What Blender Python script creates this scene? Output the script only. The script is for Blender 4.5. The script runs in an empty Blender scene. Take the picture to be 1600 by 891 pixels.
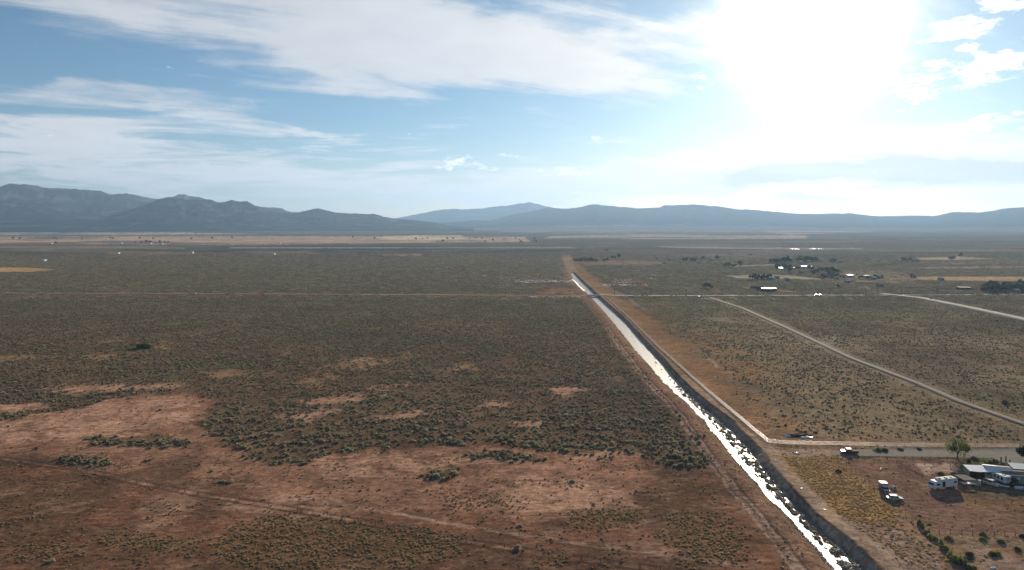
import bpy, bmesh, math, random
import numpy as np
from mathutils import Vector, Matrix
R = math.radians
random.seed(7); rng = np.random.default_rng(11)
sc = bpy.context.scene
col = sc.collection

# ------------------------------------------------------------------ camera
H = 80.0; F = 1160.0; YH = 347.0
PITCH = math.atan((445.5 - YH) / F)
cam_d = bpy.data.cameras.new('camera'); cam = bpy.data.objects.new('camera', cam_d); col.objects.link(cam)
cam.location = (0, 0, H); cam.rotation_euler = (math.pi / 2 - PITCH, 0, 0)
cam_d.sensor_width = 36; cam_d.lens = 36 * F / 1600; cam_d.clip_start = 1; cam_d.clip_end = 90000
sc.camera = cam
CP, SP = math.cos(PITCH), math.sin(PITCH)
def gp(px, py, z=0.0):
    """pixel of the 1600x891 photograph -> point of the ground (height z)"""
    dx = (px - 800) / F; dy = (445.5 - py) / F
    k = (z - H) / (-SP + dy * CP)
    return (dx * k, (CP + dy * SP) * k)
def proj(x, y, z=0.0):
    zz = z - H
    d = y * CP - zz * SP; u = y * SP + zz * CP
    d = np.maximum(d, 1.0)
    return 800 + F * x / d, 445.5 - F * u / d

# ------------------------------------------------------------------ light
SUN_AZ, SUN_EL = R(21.5), R(14.0)
sdir = Vector((math.sin(SUN_AZ) * math.cos(SUN_EL), math.cos(SUN_AZ) * math.cos(SUN_EL), math.sin(SUN_EL)))
sl = bpy.data.lights.new('sun', 'SUN'); so = bpy.data.objects.new('sun', sl); col.objects.link(so)
sl.energy = 4.8; sl.angle = R(0.53); sl.color = (1.0, 0.84, 0.66)
so.rotation_euler = (-sdir).to_track_quat('-Z', 'Y').to_euler()
sc.view_settings.view_transform = 'Standard'; sc.view_settings.look = 'None'
sc.view_settings.exposure = 0.70; sc.view_settings.gamma = 1
sc.cycles.max_bounces = 6; sc.cycles.diffuse_bounces = 2; sc.cycles.glossy_bounces = 3
sc.cycles.transmission_bounces = 3; sc.cycles.transparent_max_bounces = 6; sc.cycles.volume_bounces = 0
sc.cycles.use_denoising = True; sc.cycles.denoising_prefilter = 'ACCURATE'; sc.cycles.use_adaptive_sampling = False
sc.cycles.sample_clamp_indirect = 6

class NT:
    """tiny helper for node trees"""
    def __init__(s, tree): s.t = tree; s.n = tree.nodes; s.l = tree.links
    def put(s, sock, v):
        if v is None: return
        if isinstance(v, bpy.types.NodeSocket): s.l.new(v, sock)
        else: sock.default_value = v
    def add(s, typ, **kw):
        n = s.n.new(typ)
        for k, v in kw.items(): setattr(n, k, v)
        return n
    def math(s, op, a, b=None, c=None, clamp=False):
        n = s.add('ShaderNodeMath', operation=op, use_clamp=clamp)
        s.put(n.inputs[0], a); s.put(n.inputs[1], b); s.put(n.inputs[2], c)
        return n.outputs[0]
    def vmath(s, op, a, b=None, out=0):
        n = s.add('ShaderNodeVectorMath', operation=op)
        s.put(n.inputs[0], a)
        if op == 'SCALE': s.put(n.inputs['Scale'], b)
        else: s.put(n.inputs[1], b)
        return n.outputs[out]
    def noise(s, vec, scale, detail=4, rough=0.55, out='Fac', dist=0.0):
        n = s.add('ShaderNodeTexNoise')
        s.put(n.inputs['Vector'], vec); s.put(n.inputs['Scale'], scale); s.put(n.inputs['Detail'], detail)
        s.put(n.inputs['Roughness'], rough); s.put(n.inputs['Distortion'], dist)
        return n.outputs[out]
    def ss(s, v, a, b, c=0.0, d=1.0):
        n = s.add('ShaderNodeMapRange', interpolation_type='SMOOTHSTEP')
        s.put(n.inputs[0], v); s.put(n.inputs[1], a); s.put(n.inputs[2], b); s.put(n.inputs[3], c); s.put(n.inputs[4], d)
        return n.outputs[0]
    def mix(s, f, a, b, blend='MIX'):
        n = s.add('ShaderNodeMix', data_type='RGBA', blend_type=blend)
        s.put(n.inputs[0], f); s.put(n.inputs[6], a); s.put(n.inputs[7], b)
        return n.outputs[2]

w = bpy.data.worlds.new('World'); sc.world = w; w.use_nodes = True
W = NT(w.node_tree); W.n.clear()
wout = W.add('ShaderNodeOutputWorld')
sky = W.add('ShaderNodeTexSky', sky_type='NISHITA', sun_disc=False)
sky.sun_elevation = SUN_EL; sky.sun_rotation = SUN_AZ; sky.altitude = 2100; sky.air_density = 1.0; sky.dust_density = 1.2; sky.ozone_density = 2.2
tc = W.add('ShaderNodeTexCoord'); D = tc.outputs['Generated']
sep = W.add('ShaderNodeSeparateXYZ'); W.put(sep.inputs[0], D); X, Y, Z = sep.outputs
az = W.math('DEGREES', W.math('ARCTAN2', X, Y)); el = W.math('DEGREES', W.math('ARCSINE', Z))
zz = W.math('ADD', W.math('MAXIMUM', Z, 0.0), 0.10)
cmb = W.add('ShaderNodeCombineXYZ'); W.put(cmb.inputs[0], W.math('DIVIDE', X, zz)); W.put(cmb.inputs[1], W.math('DIVIDE', Y, zz))
plane = cmb.outputs[0]
rotn = W.add('ShaderNodeVectorRotate', rotation_type='Z_AXIS'); W.put(rotn.inputs['Vector'], plane); rotn.inputs['Angle'].default_value = R(-32)
strk = W.vmath('MULTIPLY', rotn.outputs[0], (0.8, 3.0, 1.0))
n_streak = W.noise(strk, 1.1, 9, 0.62, dist=0.7)
n_fine = W.noise(plane, 3.2, 7, 0.6)
ca = W.add('ShaderNodeCombineXYZ'); W.put(ca.inputs[0], az); W.put(ca.inputs[1], el)
ae = ca.outputs[0]
aes = W.vmath('MULTIPLY', ae, (0.12, 0.42, 1.0))
wn = W.add('ShaderNodeTexNoise'); W.put(wn.inputs['Vector'], aes); wn.inputs['Scale'].default_value = 1.0; wn.inputs['Detail'].default_value = 5; wn.inputs['Roughness'].default_value = 0.6
warp = W.vmath('MULTIPLY', W.vmath('SUBTRACT', wn.outputs['Color'], (0.5, 0.5, 0.5)), (8.0, 3.4, 0.0))
aew = W.vmath('ADD', ae, warp)
def azel(px, py):
    dx = (px - 800) / F; dy = (445.5 - py) / F
    v = Vector((dx, CP + dy * SP, -SP + dy * CP)).normalized()
    return math.degrees(math.atan2(v.x, v.y)), math.degrees(math.asin(v.z))
PXD = 0.0494
def ellipse(px, py, rx, ry, rot, weight, vec=None):
    a, e = azel(px, py)
    v = W.vmath('SUBTRACT', vec or aew, (a, e, 0))
    r_ = W.add('ShaderNodeVectorRotate', rotation_type='Z_AXIS'); W.put(r_.inputs['Vector'], v); r_.inputs['Angle'].default_value = R(-rot)
    v = W.vmath('MULTIPLY', r_.outputs[0], (1 / (rx * PXD), 1 / (ry * PXD), 0))
    ln = W.vmath('LENGTH', v, None, out=1)
    return W.math('MULTIPLY', W.ss(ln, 1.35, 0.35), weight)
def total(lst):
    s_ = lst[0]
    for q in lst[1:]: s_ = W.math('ADD', s_, q)
    return s_
# high cirrus sheets: (px, py, half width, half height, tilt, weight) as they lie in the photographed sky
sheet = total([ellipse(*q) for q in [
    (420, 20, 620, 85, -6, 0.85), (760, 75, 300, 62, -12, 0.75), (560, 95, 170, 40, -10, 0.4), (150, 150, 300, 26, -5, 0.62),
    (20, 210, 190, 46, -3, 0.60), (360, 150, 130, 10, -3, 0.25), (900, 118, 90, 9, 3, 0.35), (280, 244, 420, 40, -2, 0.62),
    (400, 290, 460, 20, -3, 0.66), (480, 205, 110, 7, -9, 0.35), (1060, 60, 150, 30, 3, 0.55), (1150, 10, 300, 40, 0, 0.4),
    (1480, 30, 260, 60, 12, 0.22), (1080, 262, 420, 30, 5, 0.95), (1420, 236, 360, 24, -1, 1.0), (1150, 296, 560, 18, 1, 0.62),
    (800, 270, 140, 8, 3, 0.4), (30, 100, 60, 30, 10, -0.5), (590, 140, 80, 8, -3, 0.3)]])
# scattered small cumulus near the sun and low in the middle
puff_n = W.noise(W.vmath('MULTIPLY', ae, (0.55, 1.3, 1)), 1.0, 6, 0.65)
puffs = total([ellipse(*q, vec=ae) for q in [
    (1470, 122, 120, 34, 10, 1.0), (1545, 22, 62, 26, 25, 1.0), (1472, 49, 32, 14, 0, 0.9), (1562, 97, 34, 12, 5, 0.8),
    (1565, 182, 52, 9, 0, 0.9), (1570, 200, 60, 6, 0, 0.8), (1110, 122, 60, 16, 0, 0.7), (715, 256, 52, 13, 8, 0.95),
    (880, 268, 90, 9, 3, 0.85), (930, 214, 12, 9, 0, 0.9), (1290, 302, 110, 9, 0, 0.7), (770, 264, 36, 5, 0, 0.8), (765, 228, 12, 4, 0, 0.8), (800, 243, 22, 4, 0, 0.7), (1510, 72, 18, 6, 0, 0.8)]])
grey_n = total([ellipse(*q) for q in [(1470, 270, 330, 22, -1, 1.2), (1250, 274, 130, 11, 3, 0.7), (1570, 215, 70, 8, 0, 0.5), (240, 40, 260, 40, -10, 0.18)]])
wide = W.ss(W.noise(strk, 0.25, 3, 0.5), 0.45, 0.75, 0.0, 0.7)       # the same kind of cirrus carries on over the rest of the sky
outside = W.ss(el, 16.5, 28.0)
azo = W.ss(W.math('ABSOLUTE', az), 36.0, 60.0)
outm = W.math('MAXIMUM', outside, azo)
sheet = W.math('ADD', W.math('MULTIPLY', sheet, W.math('SUBTRACT', 1.0, outm)), W.math('MULTIPLY', wide, outm))
nn = W.math('ADD', W.math('MULTIPLY', n_streak, 0.66), W.math('MULTIPLY', n_fine, 0.34))
low_n = W.math('ADD', W.math('MULTIPLY', W.math('SUBTRACT', W.noise(W.vmath('MULTIPLY', ae, (0.10, 0.95, 1.0)), 1.0, 8, 0.66, dist=0.6), 0.5), 1.5), 0.5)
lowf = W.ss(el, 10.0, 5.5)
nn = W.math('ADD', W.math('MULTIPLY', nn, W.math('SUBTRACT', 1.0, lowf)), W.math('MULTIPLY', low_n, lowf))
c1 = W.math('ADD', W.math('MULTIPLY', sheet, 1.3), W.math('MULTIPLY', W.math('SUBTRACT', nn, 0.53), 4.0))
veil = W.math('MULTIPLY', W.ss(c1, 0.0, 1.3), 0.88, clamp=True)
c2 = W.math('ADD', W.math('MULTIPLY', puffs, 0.8), W.math('MULTIPLY', W.math('SUBTRACT', puff_n, 0.58), 3.6))
puff = W.ss(c2, 0.25, 0.85)
gr = W.math('MULTIPLY', W.ss(W.math('ADD', grey_n, W.math('MULTIPLY', W.math('SUBTRACT', n_streak, 0.5), 0.6)), 0.1, 1.1), 0.7)
# angle to the sun -> aureole of the thin cloud in front of it
cosang = W.vmath('DOT_PRODUCT', D, tuple(sdir), out=1)
ang = W.math('DEGREES', W.math('ARCCOSINE', W.math('MINIMUM', cosang, 0.99999)))
g1 = W.math('MULTIPLY', W.math('EXPONENT', W.math('MULTIPLY', W.math('POWER', W.math('DIVIDE', ang, 4.25), 2.6), -1.0)), 2.6)
g2 = W.math('MULTIPLY', W.math('EXPONENT', W.math('DIVIDE', ang, -8.0)), 0.13)
glow = W.math('ADD', g1, g2)
vb = W.math('ADD', W.math('ADD', 0.425, W.math('MULTIPLY', lowf, 0.09)), W.math('MULTIPLY', W.math('EXPONENT', W.math('DIVIDE', ang, -16.0)), 0.50))   # thin cloud is brighter towards the sun
vb = W.math('MULTIPLY', vb, W.math('ADD', 0.86, W.math('MULTIPLY', n_fine, 0.28)))
bg_sky = W.add('ShaderNodeBackground'); W.put(bg_sky.inputs[0], W.mix(1.0, sky.outputs[0], W.mix(W.ss(el, 9.0, 1.0), (0.84, 1.0, 1.02, 1), (1.02, 0.97, 0.93, 1)), 'MULTIPLY')); bg_sky.inputs[1].default_value = 0.054
bg_veil = W.add('ShaderNodeBackground'); W.put(bg_veil.inputs[0], W.mix(W.ss(ang, 8, 30), (1.0, 0.955, 0.88, 1), (0.94, 0.95, 0.99, 1))); W.put(bg_veil.inputs[1], vb)
bg_grey = W.add('ShaderNodeBackground'); bg_grey.inputs[0].default_value = (0.94, 0.96, 1.0, 1); bg_grey.inputs[1].default_value = 0.42
bg_puff = W.add('ShaderNodeBackground'); bg_puff.inputs[0].default_value = (1, 0.99, 0.96, 1); W.put(bg_puff.inputs[1], W.math('MULTIPLY', vb, 1.35))
bg_glow = W.add('ShaderNodeBackground'); bg_glow.inputs[0].default_value = (1, 0.985, 0.95, 1); W.put(bg_glow.inputs[1], glow)
def mixsh(f, a, b):
    m = W.add('ShaderNodeMixShader'); W.put(m.inputs[0], f); W.l.new(a, m.inputs[1]); W.l.new(b, m.inputs[2]); return m.outputs[0]
s1 = mixsh(veil, bg_sky.outputs[0], bg_veil.outputs[0])
s2 = mixsh(gr, s1, bg_grey.outputs[0])
s3 = mixsh(W.math('MULTIPLY', puff, 0.9), s2, bg_puff.outputs[0])
ad = W.add('ShaderNodeAddShader'); W.l.new(s3, ad.inputs[0]); W.l.new(bg_glow.outputs[0], ad.inputs[1])
W.l.new(ad.outputs[0], wout.inputs['Surface'])
w.cycles.sampling_method = 'MANUAL'; w.cycles.sample_map_resolution = 1024

# ------------------------------------------------------------------ helpers
def tag(o, label=None, cat=None, group=None, kind=None):
    if label: o['label'] = label
    if cat: o['category'] = cat
    if group: o['group'] = group
    if kind: o['kind'] = kind
    return o
def link(name, me, parent=None, loc=None, rz=0.0):
    o = bpy.data.objects.new(name, me); col.objects.link(o)
    if parent is not None: o.parent = parent
    if loc is not None: o.location = loc
    if rz: o.rotation_euler = (0, 0, rz)
    return o
def empty(name, loc, rz=0.0):
    return link(name, None, None, loc, rz)
def copy_tree(o, parent=None):
    c = o.copy(); col.objects.link(c); c.parent = parent
    for ch in list(o.children): copy_tree(ch, c)
    return c
def mat(name, color, rough=0.8, metal=0.0, var=0.18, scale=3.0, bump=0.0, trans=0.0, spec=0.4, col2=None):
    m = bpy.data.materials.new(name); m.use_nodes = True; T = NT(m.node_tree); T.n.clear()
    out = T.add('ShaderNodeOutputMaterial'); b = T.add('ShaderNodeBsdfPrincipled')
    tc = T.add('ShaderNodeTexCoord'); n = T.noise(tc.outputs['Object'], scale, 5, 0.6)
    c = T.mix(T.ss(n, 0.3, 0.7), tuple(x * (1 - var) for x in color) + (1,), tuple((x * (1 + var) if col2 is None else y) for x, y in zip(color, col2 or color)) + (1,))
    T.put(b.inputs['Base Color'], c); b.inputs['Roughness'].default_value = rough; b.inputs['Metallic'].default_value = metal
    b.inputs['Specular IOR Level'].default_value = spec
    if bump:
        bp = T.add('ShaderNodeBump'); bp.inputs['Distance'].default_value = bump; T.put(bp.inputs['Height'], n); T.l.new(bp.outputs[0], b.inputs['Normal'])
    sh = b.outputs[0]
    if trans:
        t = T.add('ShaderNodeBsdfTranslucent'); T.put(t.inputs[0], c)
        mx = T.add('ShaderNodeMixShader'); mx.inputs[0].default_value = trans; T.l.new(sh, mx.inputs[1]); T.l.new(t.outputs[0], mx.inputs[2]); sh = mx.outputs[0]
    T.l.new(sh, out.inputs[0]); return m

# numpy gradient noise
_perm = np.random.default_rng(5).permutation(512).astype(np.int64)
_perm = np.concatenate([_perm, _perm, _perm])
_gr = np.random.default_rng(6).uniform(0, 2 * np.pi, 512); _gx, _gy = np.cos(_gr), np.sin(_gr)
def pn(x, y):
    xi = np.floor(x).astype(np.int64); yi = np.floor(y).astype(np.int64); fx = x - xi; fy = y - yi
    def g(a, b, dx, dy):
        h = _perm[(_perm[a & 511] + b) & 511]
        return _gx[h] * dx + _gy[h] * dy
    u = fx * fx * fx * (fx * (fx * 6 - 15) + 10); v = fy * fy * fy * (fy * (fy * 6 - 15) + 10)
    a = g(xi, yi, fx, fy); b = g(xi + 1, yi, fx - 1, fy); c = g(xi, yi + 1, fx, fy - 1); d = g(xi + 1, yi + 1, fx - 1, fy - 1)
    return (a + (b - a) * u) * (1 - v) + (c + (d - c) * u) * v
def fbm(x, y, s, o=4, rough=0.55, seed=0.0):
    r = 0; a = 1; t = 0; x = x / s + seed * 17.31; y = y / s + seed * 9.17
    for k in range(o):
        r = r + a * pn(x, y); t += a; a *= rough; x = x * 2.03 + 5.2; y = y * 2.03 + 1.7
    return r / t * 1.6        # about -1..1
def sst(v, a, b):
    t = np.clip((v - a) / (b - a), 0, 1); return t * t * (3 - 2 * t)
def poly_sd(px, py, pts):
    """signed distance (pixels, inside positive, vertical counted double) to a polygon"""
    k = 2.2; pts = [(a, b * k) for a, b in pts]; y = py * k; x = px
    d = np.full(x.shape, 1e9); ins = np.zeros(x.shape, bool); n = len(pts)
    for i in range(n):
        x0, y0 = pts[i]; x1, y1 = pts[(i + 1) % n]; ex, ey = x1 - x0, y1 - y0
        t = np.clip(((x - x0) * ex + (y - y0) * ey) / (ex * ex + ey * ey + 1e-9), 0, 1)
        d = np.minimum(d, (x - x0 - t * ex) ** 2 + (y - y0 - t * ey) ** 2)
        c = (y0 > y) != (y1 > y)
        if y1 != y0: ins ^= c & (x < (x1 - x0) * (y - y0) / (y1 - y0) + x0)
    d = np.sqrt(d); return np.where(ins, d, -d)
def line_d(x, y, pts):
    d = np.full(x.shape, 1e9)
    for (x0, y0), (x1, y1) in zip(pts[:-1], pts[1:]):
        ex, ey = x1 - x0, y1 - y0
        t = np.clip(((x - x0) * ex + (y - y0) * ey) / (ex * ex + ey * ey + 1e-9), 0, 1)
        d = np.minimum(d, np.hypot(x - x0 - t * ex, y - y0 - t * ey))
    return d
# ------------------------------------------------------------------ the canal: edges followed down the photograph
ZW = -1.3
_can = [  # py, left water edge, right water edge, top of the far bank
    (427, 891.5, 896, 899), (436, 896, 904, 908), (448, 908, 917, 921), (462, 921, 931, 936), (481, 939, 952, 958), (500, 955, 972, 980), (522, 973, 992, 1000), (545, 991, 1013, 1023),
    (560, 1004, 1027, 1037), (575, 1018, 1041, 1050), (592, 1032, 1056, 1066), (609, 1049, 1072, 1083), (632, 1076, 1098, 1112), (658, 1100, 1130, 1146), (682, 1119, 1152, 1169),
    (705, 1138, 1174, 1192), (725, 1156, 1188, 1207), (744, 1170, 1203, 1224), (772, 1197, 1229, 1246), (800, 1224, 1258, 1273), (824, 1244, 1281, 1306), (846, 1264, 1305, 1334),
    (870, 1284, 1330, 1358), (891, 1302, 1350, 1378)]
_L = [gp(a[1], a[0], ZW) for a in _can]; _Rr = [gp(a[2], a[0], ZW) for a in _can]; _Tt = [gp(a[3], a[0], 0.9) for a in _can]
def _fn(pts, ext):
    pts = sorted(pts, key=lambda q: q[1]); ys = np.array([q[1] for q in pts]); xs = np.array([q[0] for q in pts])
    s0 = (xs[5] - xs[0]) / (ys[5] - ys[0]); s1 = ext
    ys = np.concatenate([[-3000], ys, [22000]]); xs = np.concatenate([[xs[0] + s0 * (-3000 - ys[1])], xs, [xs[-1] + s1 * (22000 - ys[-2])]])
    return lambda y: np.interp(y, ys, xs)
SLOPE = 0.028
_XL = _fn(_L, SLOPE); _XR = _fn(_Rr, SLOPE); _XT = _fn(_Tt, SLOPE)
def _wob(s_, a_, seed): return lambda y: a_ * fbm(np.asarray(y, float), np.asarray(y, float) * 0, s_, 4, .6, seed)
_w1, _w2, _w3 = _wob(11, .9, 91), _wob(9, .8, 92), _wob(13, .9, 93)
def XL(y): return _XL(y) + _w1(y)
def XR(y): return _XR(y) + _w2(y)
def XT(y): return _XT(y) + _w3(y)
YEND = gp(893, 426)[1]

# ------------------------------------------------------------------ soil and cover, painted by place
def C(*v): return np.array(v, float)
RED = C(.255, .122, .070); PINK = C(.46, .27, .175); BROWN = C(.170, .100, .064); OLIVE = C(.125, .100, .060); SAGE = C(.090, .088, .064)
YEL = C(.37, .235, .10); TAN = C(.42, .30, .20); ORG = C(.315, .20, .112); PALE = C(.50, .38, .29); DGREEN = C(.055, .065, .045); GREY = C(.17, .155, .135)
FARSAGE = C(.175, .160, .095)  # far sage ground, lightened to paint in part of the sun glare veil
# scrub (sagebrush) areas of the plain; then the bare openings inside them
SCRUB = [[(-900, 459.6), (905, 464.2), (930, 480), (985, 540), (1040, 610), (1085, 668), (1112, 716), (1100, 738), (1040, 726), (1000, 708), (940, 702), (850, 704), (770, 690), (700, 694), (620, 694),
          (560, 702), (480, 724), (420, 720), (372, 700), (335, 684), (308, 662), (325, 645), (345, 628), (300, 612), (200, 618), (120, 640), (60, 632), (-900, 640)],
         [(-900, 396), (880, 398), (905, 452), (840, 457), (-900, 457.5)],
         [(905, 400), (2600, 400), (2600, 700), (1620, 692), (1440, 690), (1300, 684), (1215, 672), (1150, 615), (1090, 555), (1000, 476), (940, 452)]]
STRIPS = [[(130, 688), (180, 680), (250, 680), (310, 694), (300, 703), (220, 700), (150, 698)], [(92, 718), (120, 712), (182, 718), (178, 728), (110, 726)],
          [(-60, 655), (110, 634), (140, 637), (60, 650), (-40, 664)], [(725, 712), (790, 706), (850, 715), (800, 722), (740, 720)], [(668, 742), (690, 735), (722, 738), (715, 750), (672, 752)],
          [(1000, 712), (1060, 706), (1115, 716), (1112, 732), (1040, 726)]]
BARE = [[(318, 586), (360, 577), (420, 577), (405, 585), (345, 591)], [(478, 576), (540, 566), (640, 556), (615, 566), (540, 576)], [(90, 562), (150, 553), (215, 551), (160, 562)],
        [(225, 543), (265, 534), (275, 536), (240, 546)], [(560, 608), (640, 599), (650, 603), (590, 612)], [(470, 628), (545, 612), (560, 622), (500, 640)], [(738, 634), (765, 624), (800, 628), (780, 637)],
        [(460, 596), (520, 583), (530, 590), (480, 602)], [(-80, 560), (60, 552), (80, 557), (-60, 572)], [(600, 650), (680, 640), (690, 648), (640, 658)], [(60, 606), (160, 600), (300, 596), (280, 606), (120, 614)],
        [(840, 608), (900, 600), (930, 608), (870, 622)], [(690, 576), (740, 570), (745, 576), (700, 580)], [(430, 648), (520, 640), (515, 648), (450, 660)], [(800, 660), (860, 655), (850, 668), (810, 670)]]
PINKS = [[(-200, 640), (100, 622), (220, 618), (320, 622), (335, 640), (308, 660), (335, 690), (300, 712), (180, 740), (60, 712), (-200, 720)], [(330, 690), (430, 722), (560, 704), (700, 696), (860, 706), (1000, 712), (1010, 745), (960, 800), (860, 812), (700, 800), (560, 800), (420, 780), (300, 740)]]
BRIGHT = [[(-120, 640), (120, 628), (300, 622), (310, 634), (160, 652), (-120, 660)], [(-100, 668), (140, 650), (300, 644), (300, 660), (120, 690), (-60, 700)], [(760, 770), (830, 740), (950, 755), (985, 790), (900, 800), (790, 800)],
          [(500, 722), (620, 706), (780, 712), (760, 728), (600, 744), (500, 746)], [(330, 792), (430, 770), (520, 785), (560, 800), (470, 812)], [(880, 706), (980, 702), (1010, 712), (900, 716)]]
TUSS = [[(345, 830), (430, 806), (560, 812), (700, 832), (730, 850), (690, 880), (600, 900), (380, 900), (330, 880)], [(880, 800), (960, 792), (1010, 800), (990, 822), (900, 828)], [(150, 830), (260, 836), (330, 846), (300, 870), (140, 860)], [(20, 850), (110, 846), (130, 872), (10, 880)],
        [(690, 770), (790, 768), (800, 792), (700, 796)], [(1040, 800), (1150, 800), (1180, 880), (1060, 880)]]
CLEAR = [([(-900, 418.5), (40, 418), (95, 421), (50, 425), (-900, 428)], 1), ([(1420, 432), (1500, 432), (2600, 434), (2600, 440), (1510, 439.5), (1440, 437.5)], 1), ([(1320, 424), (1400, 422), (1440, 437), (1400, 444), (1340, 441), (1300, 430)], .8),
         ([(1395, 412), (2600, 406), (2600, 420), (1430, 420), (1330, 416)], .8), ([(1135, 430.5), (1200, 428), (1260, 431.5), (1310, 437.5), (1240, 436.6), (1150, 435.6)], 1), ([(890, 408), (960, 406.5), (1060, 408.5), (1020, 415), (920, 415)], .9), ([(1138, 414.5), (1216, 412.5), (1216, 415.4), (1145, 418)], 1),
         ([(1212, 452), (1245, 455), (1240, 458), (1212, 456)], .9), ([(1428, 402.5), (1500, 400.5), (1562, 404.5), (1500, 407), (1440, 407)], 1), ([(838, 451), (905, 449.5), (925, 460), (838, 460)], .9), ([(796, 433), (895, 434), (900, 444.5), (810, 445)], .72), ([(660, 418), (724, 418), (724, 423), (660, 423)], .7), ([(820, 462.6), (908, 462.6), (908, 466), (820, 466)], .85),
         ([(940, 436), (1014, 436), (1016, 448.5), (940, 449)], .7), ([(1096, 453), (1120, 454.5), (1150, 462), (1125, 459)], .8)]
def cover(x, y):
    """px, py, scrub density 0..1, tussock density 0..1"""
    px, py = proj(x, y)
    wob = np.minimum(1.0, (py - 347) / 90)
    wx = px + (fbm(x, y, 30, 4, .6, 1) * 34 + fbm(x, y, 6, 3, .6, 2) * 13) * wob; wy = py + (fbm(x, y, 26, 4, .6, 3) * 9 + fbm(x, y, 5, 3, .6, 4) * 5) * wob
    s = np.zeros(px.shape)
    sn = fbm(x, y, 8, 4, .65, 16) * 14 * wob
    for p in SCRUB: s = np.maximum(s, sst(poly_sd(wx, wy, p) + sn, -12, 14))
    bare = np.zeros(px.shape)
    bn = fbm(x, y * .55, 9, 5, .65, 5) * 9 + fbm(x, y, 2.8, 3, .6, 6) * 13
    for p in BARE: bare = np.maximum(bare, sst(poly_sd(wx, wy, p) + bn * 1.3 + 1, -7, 12))
    bare = np.maximum(bare, .7 * sst(fbm(x, y * .6, 38, 5, .62, 10), .30, .6) * (py > 520) * ~(x > XL(y)))
    s = s * (1 - bare * .86)
    for p in STRIPS: s = np.maximum(s, sst(poly_sd(wx, wy, p), -4, 3))
    patch = fbm(x, y, 55, 4, .6, 7)
    east = x > XL(y); right = east * sst(py, 466, 520)
    s = s * (1 - right * (0.08 + 0.38 * sst(patch, .0, .45)) - right * .30 * sst(py, 620, 700))
    s = s * (1 - .45 * sst(fbm(x, y, 14, 3, .6, 8), .12, .5) * sst(py, 470, 620))
    for p, op in CLEAR: s = s * (1 - op * sst(poly_sd(px + fbm(x, y, 60, 3, .6, 86) * 6, py, p), -.8, .8))
    t = np.zeros(px.shape)
    for p in TUSS: t = np.maximum(t, sst(poly_sd(wx, wy, p) + sn, -14, 22))
    t = np.maximum(t, 0.42 * sst(fbm(x, y * .7, 13, 4, .65, 9), .0, .5) * sst(py, 690, 740) * (px < 1160))
    return px, py, wx, wy, s, t, bare
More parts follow.
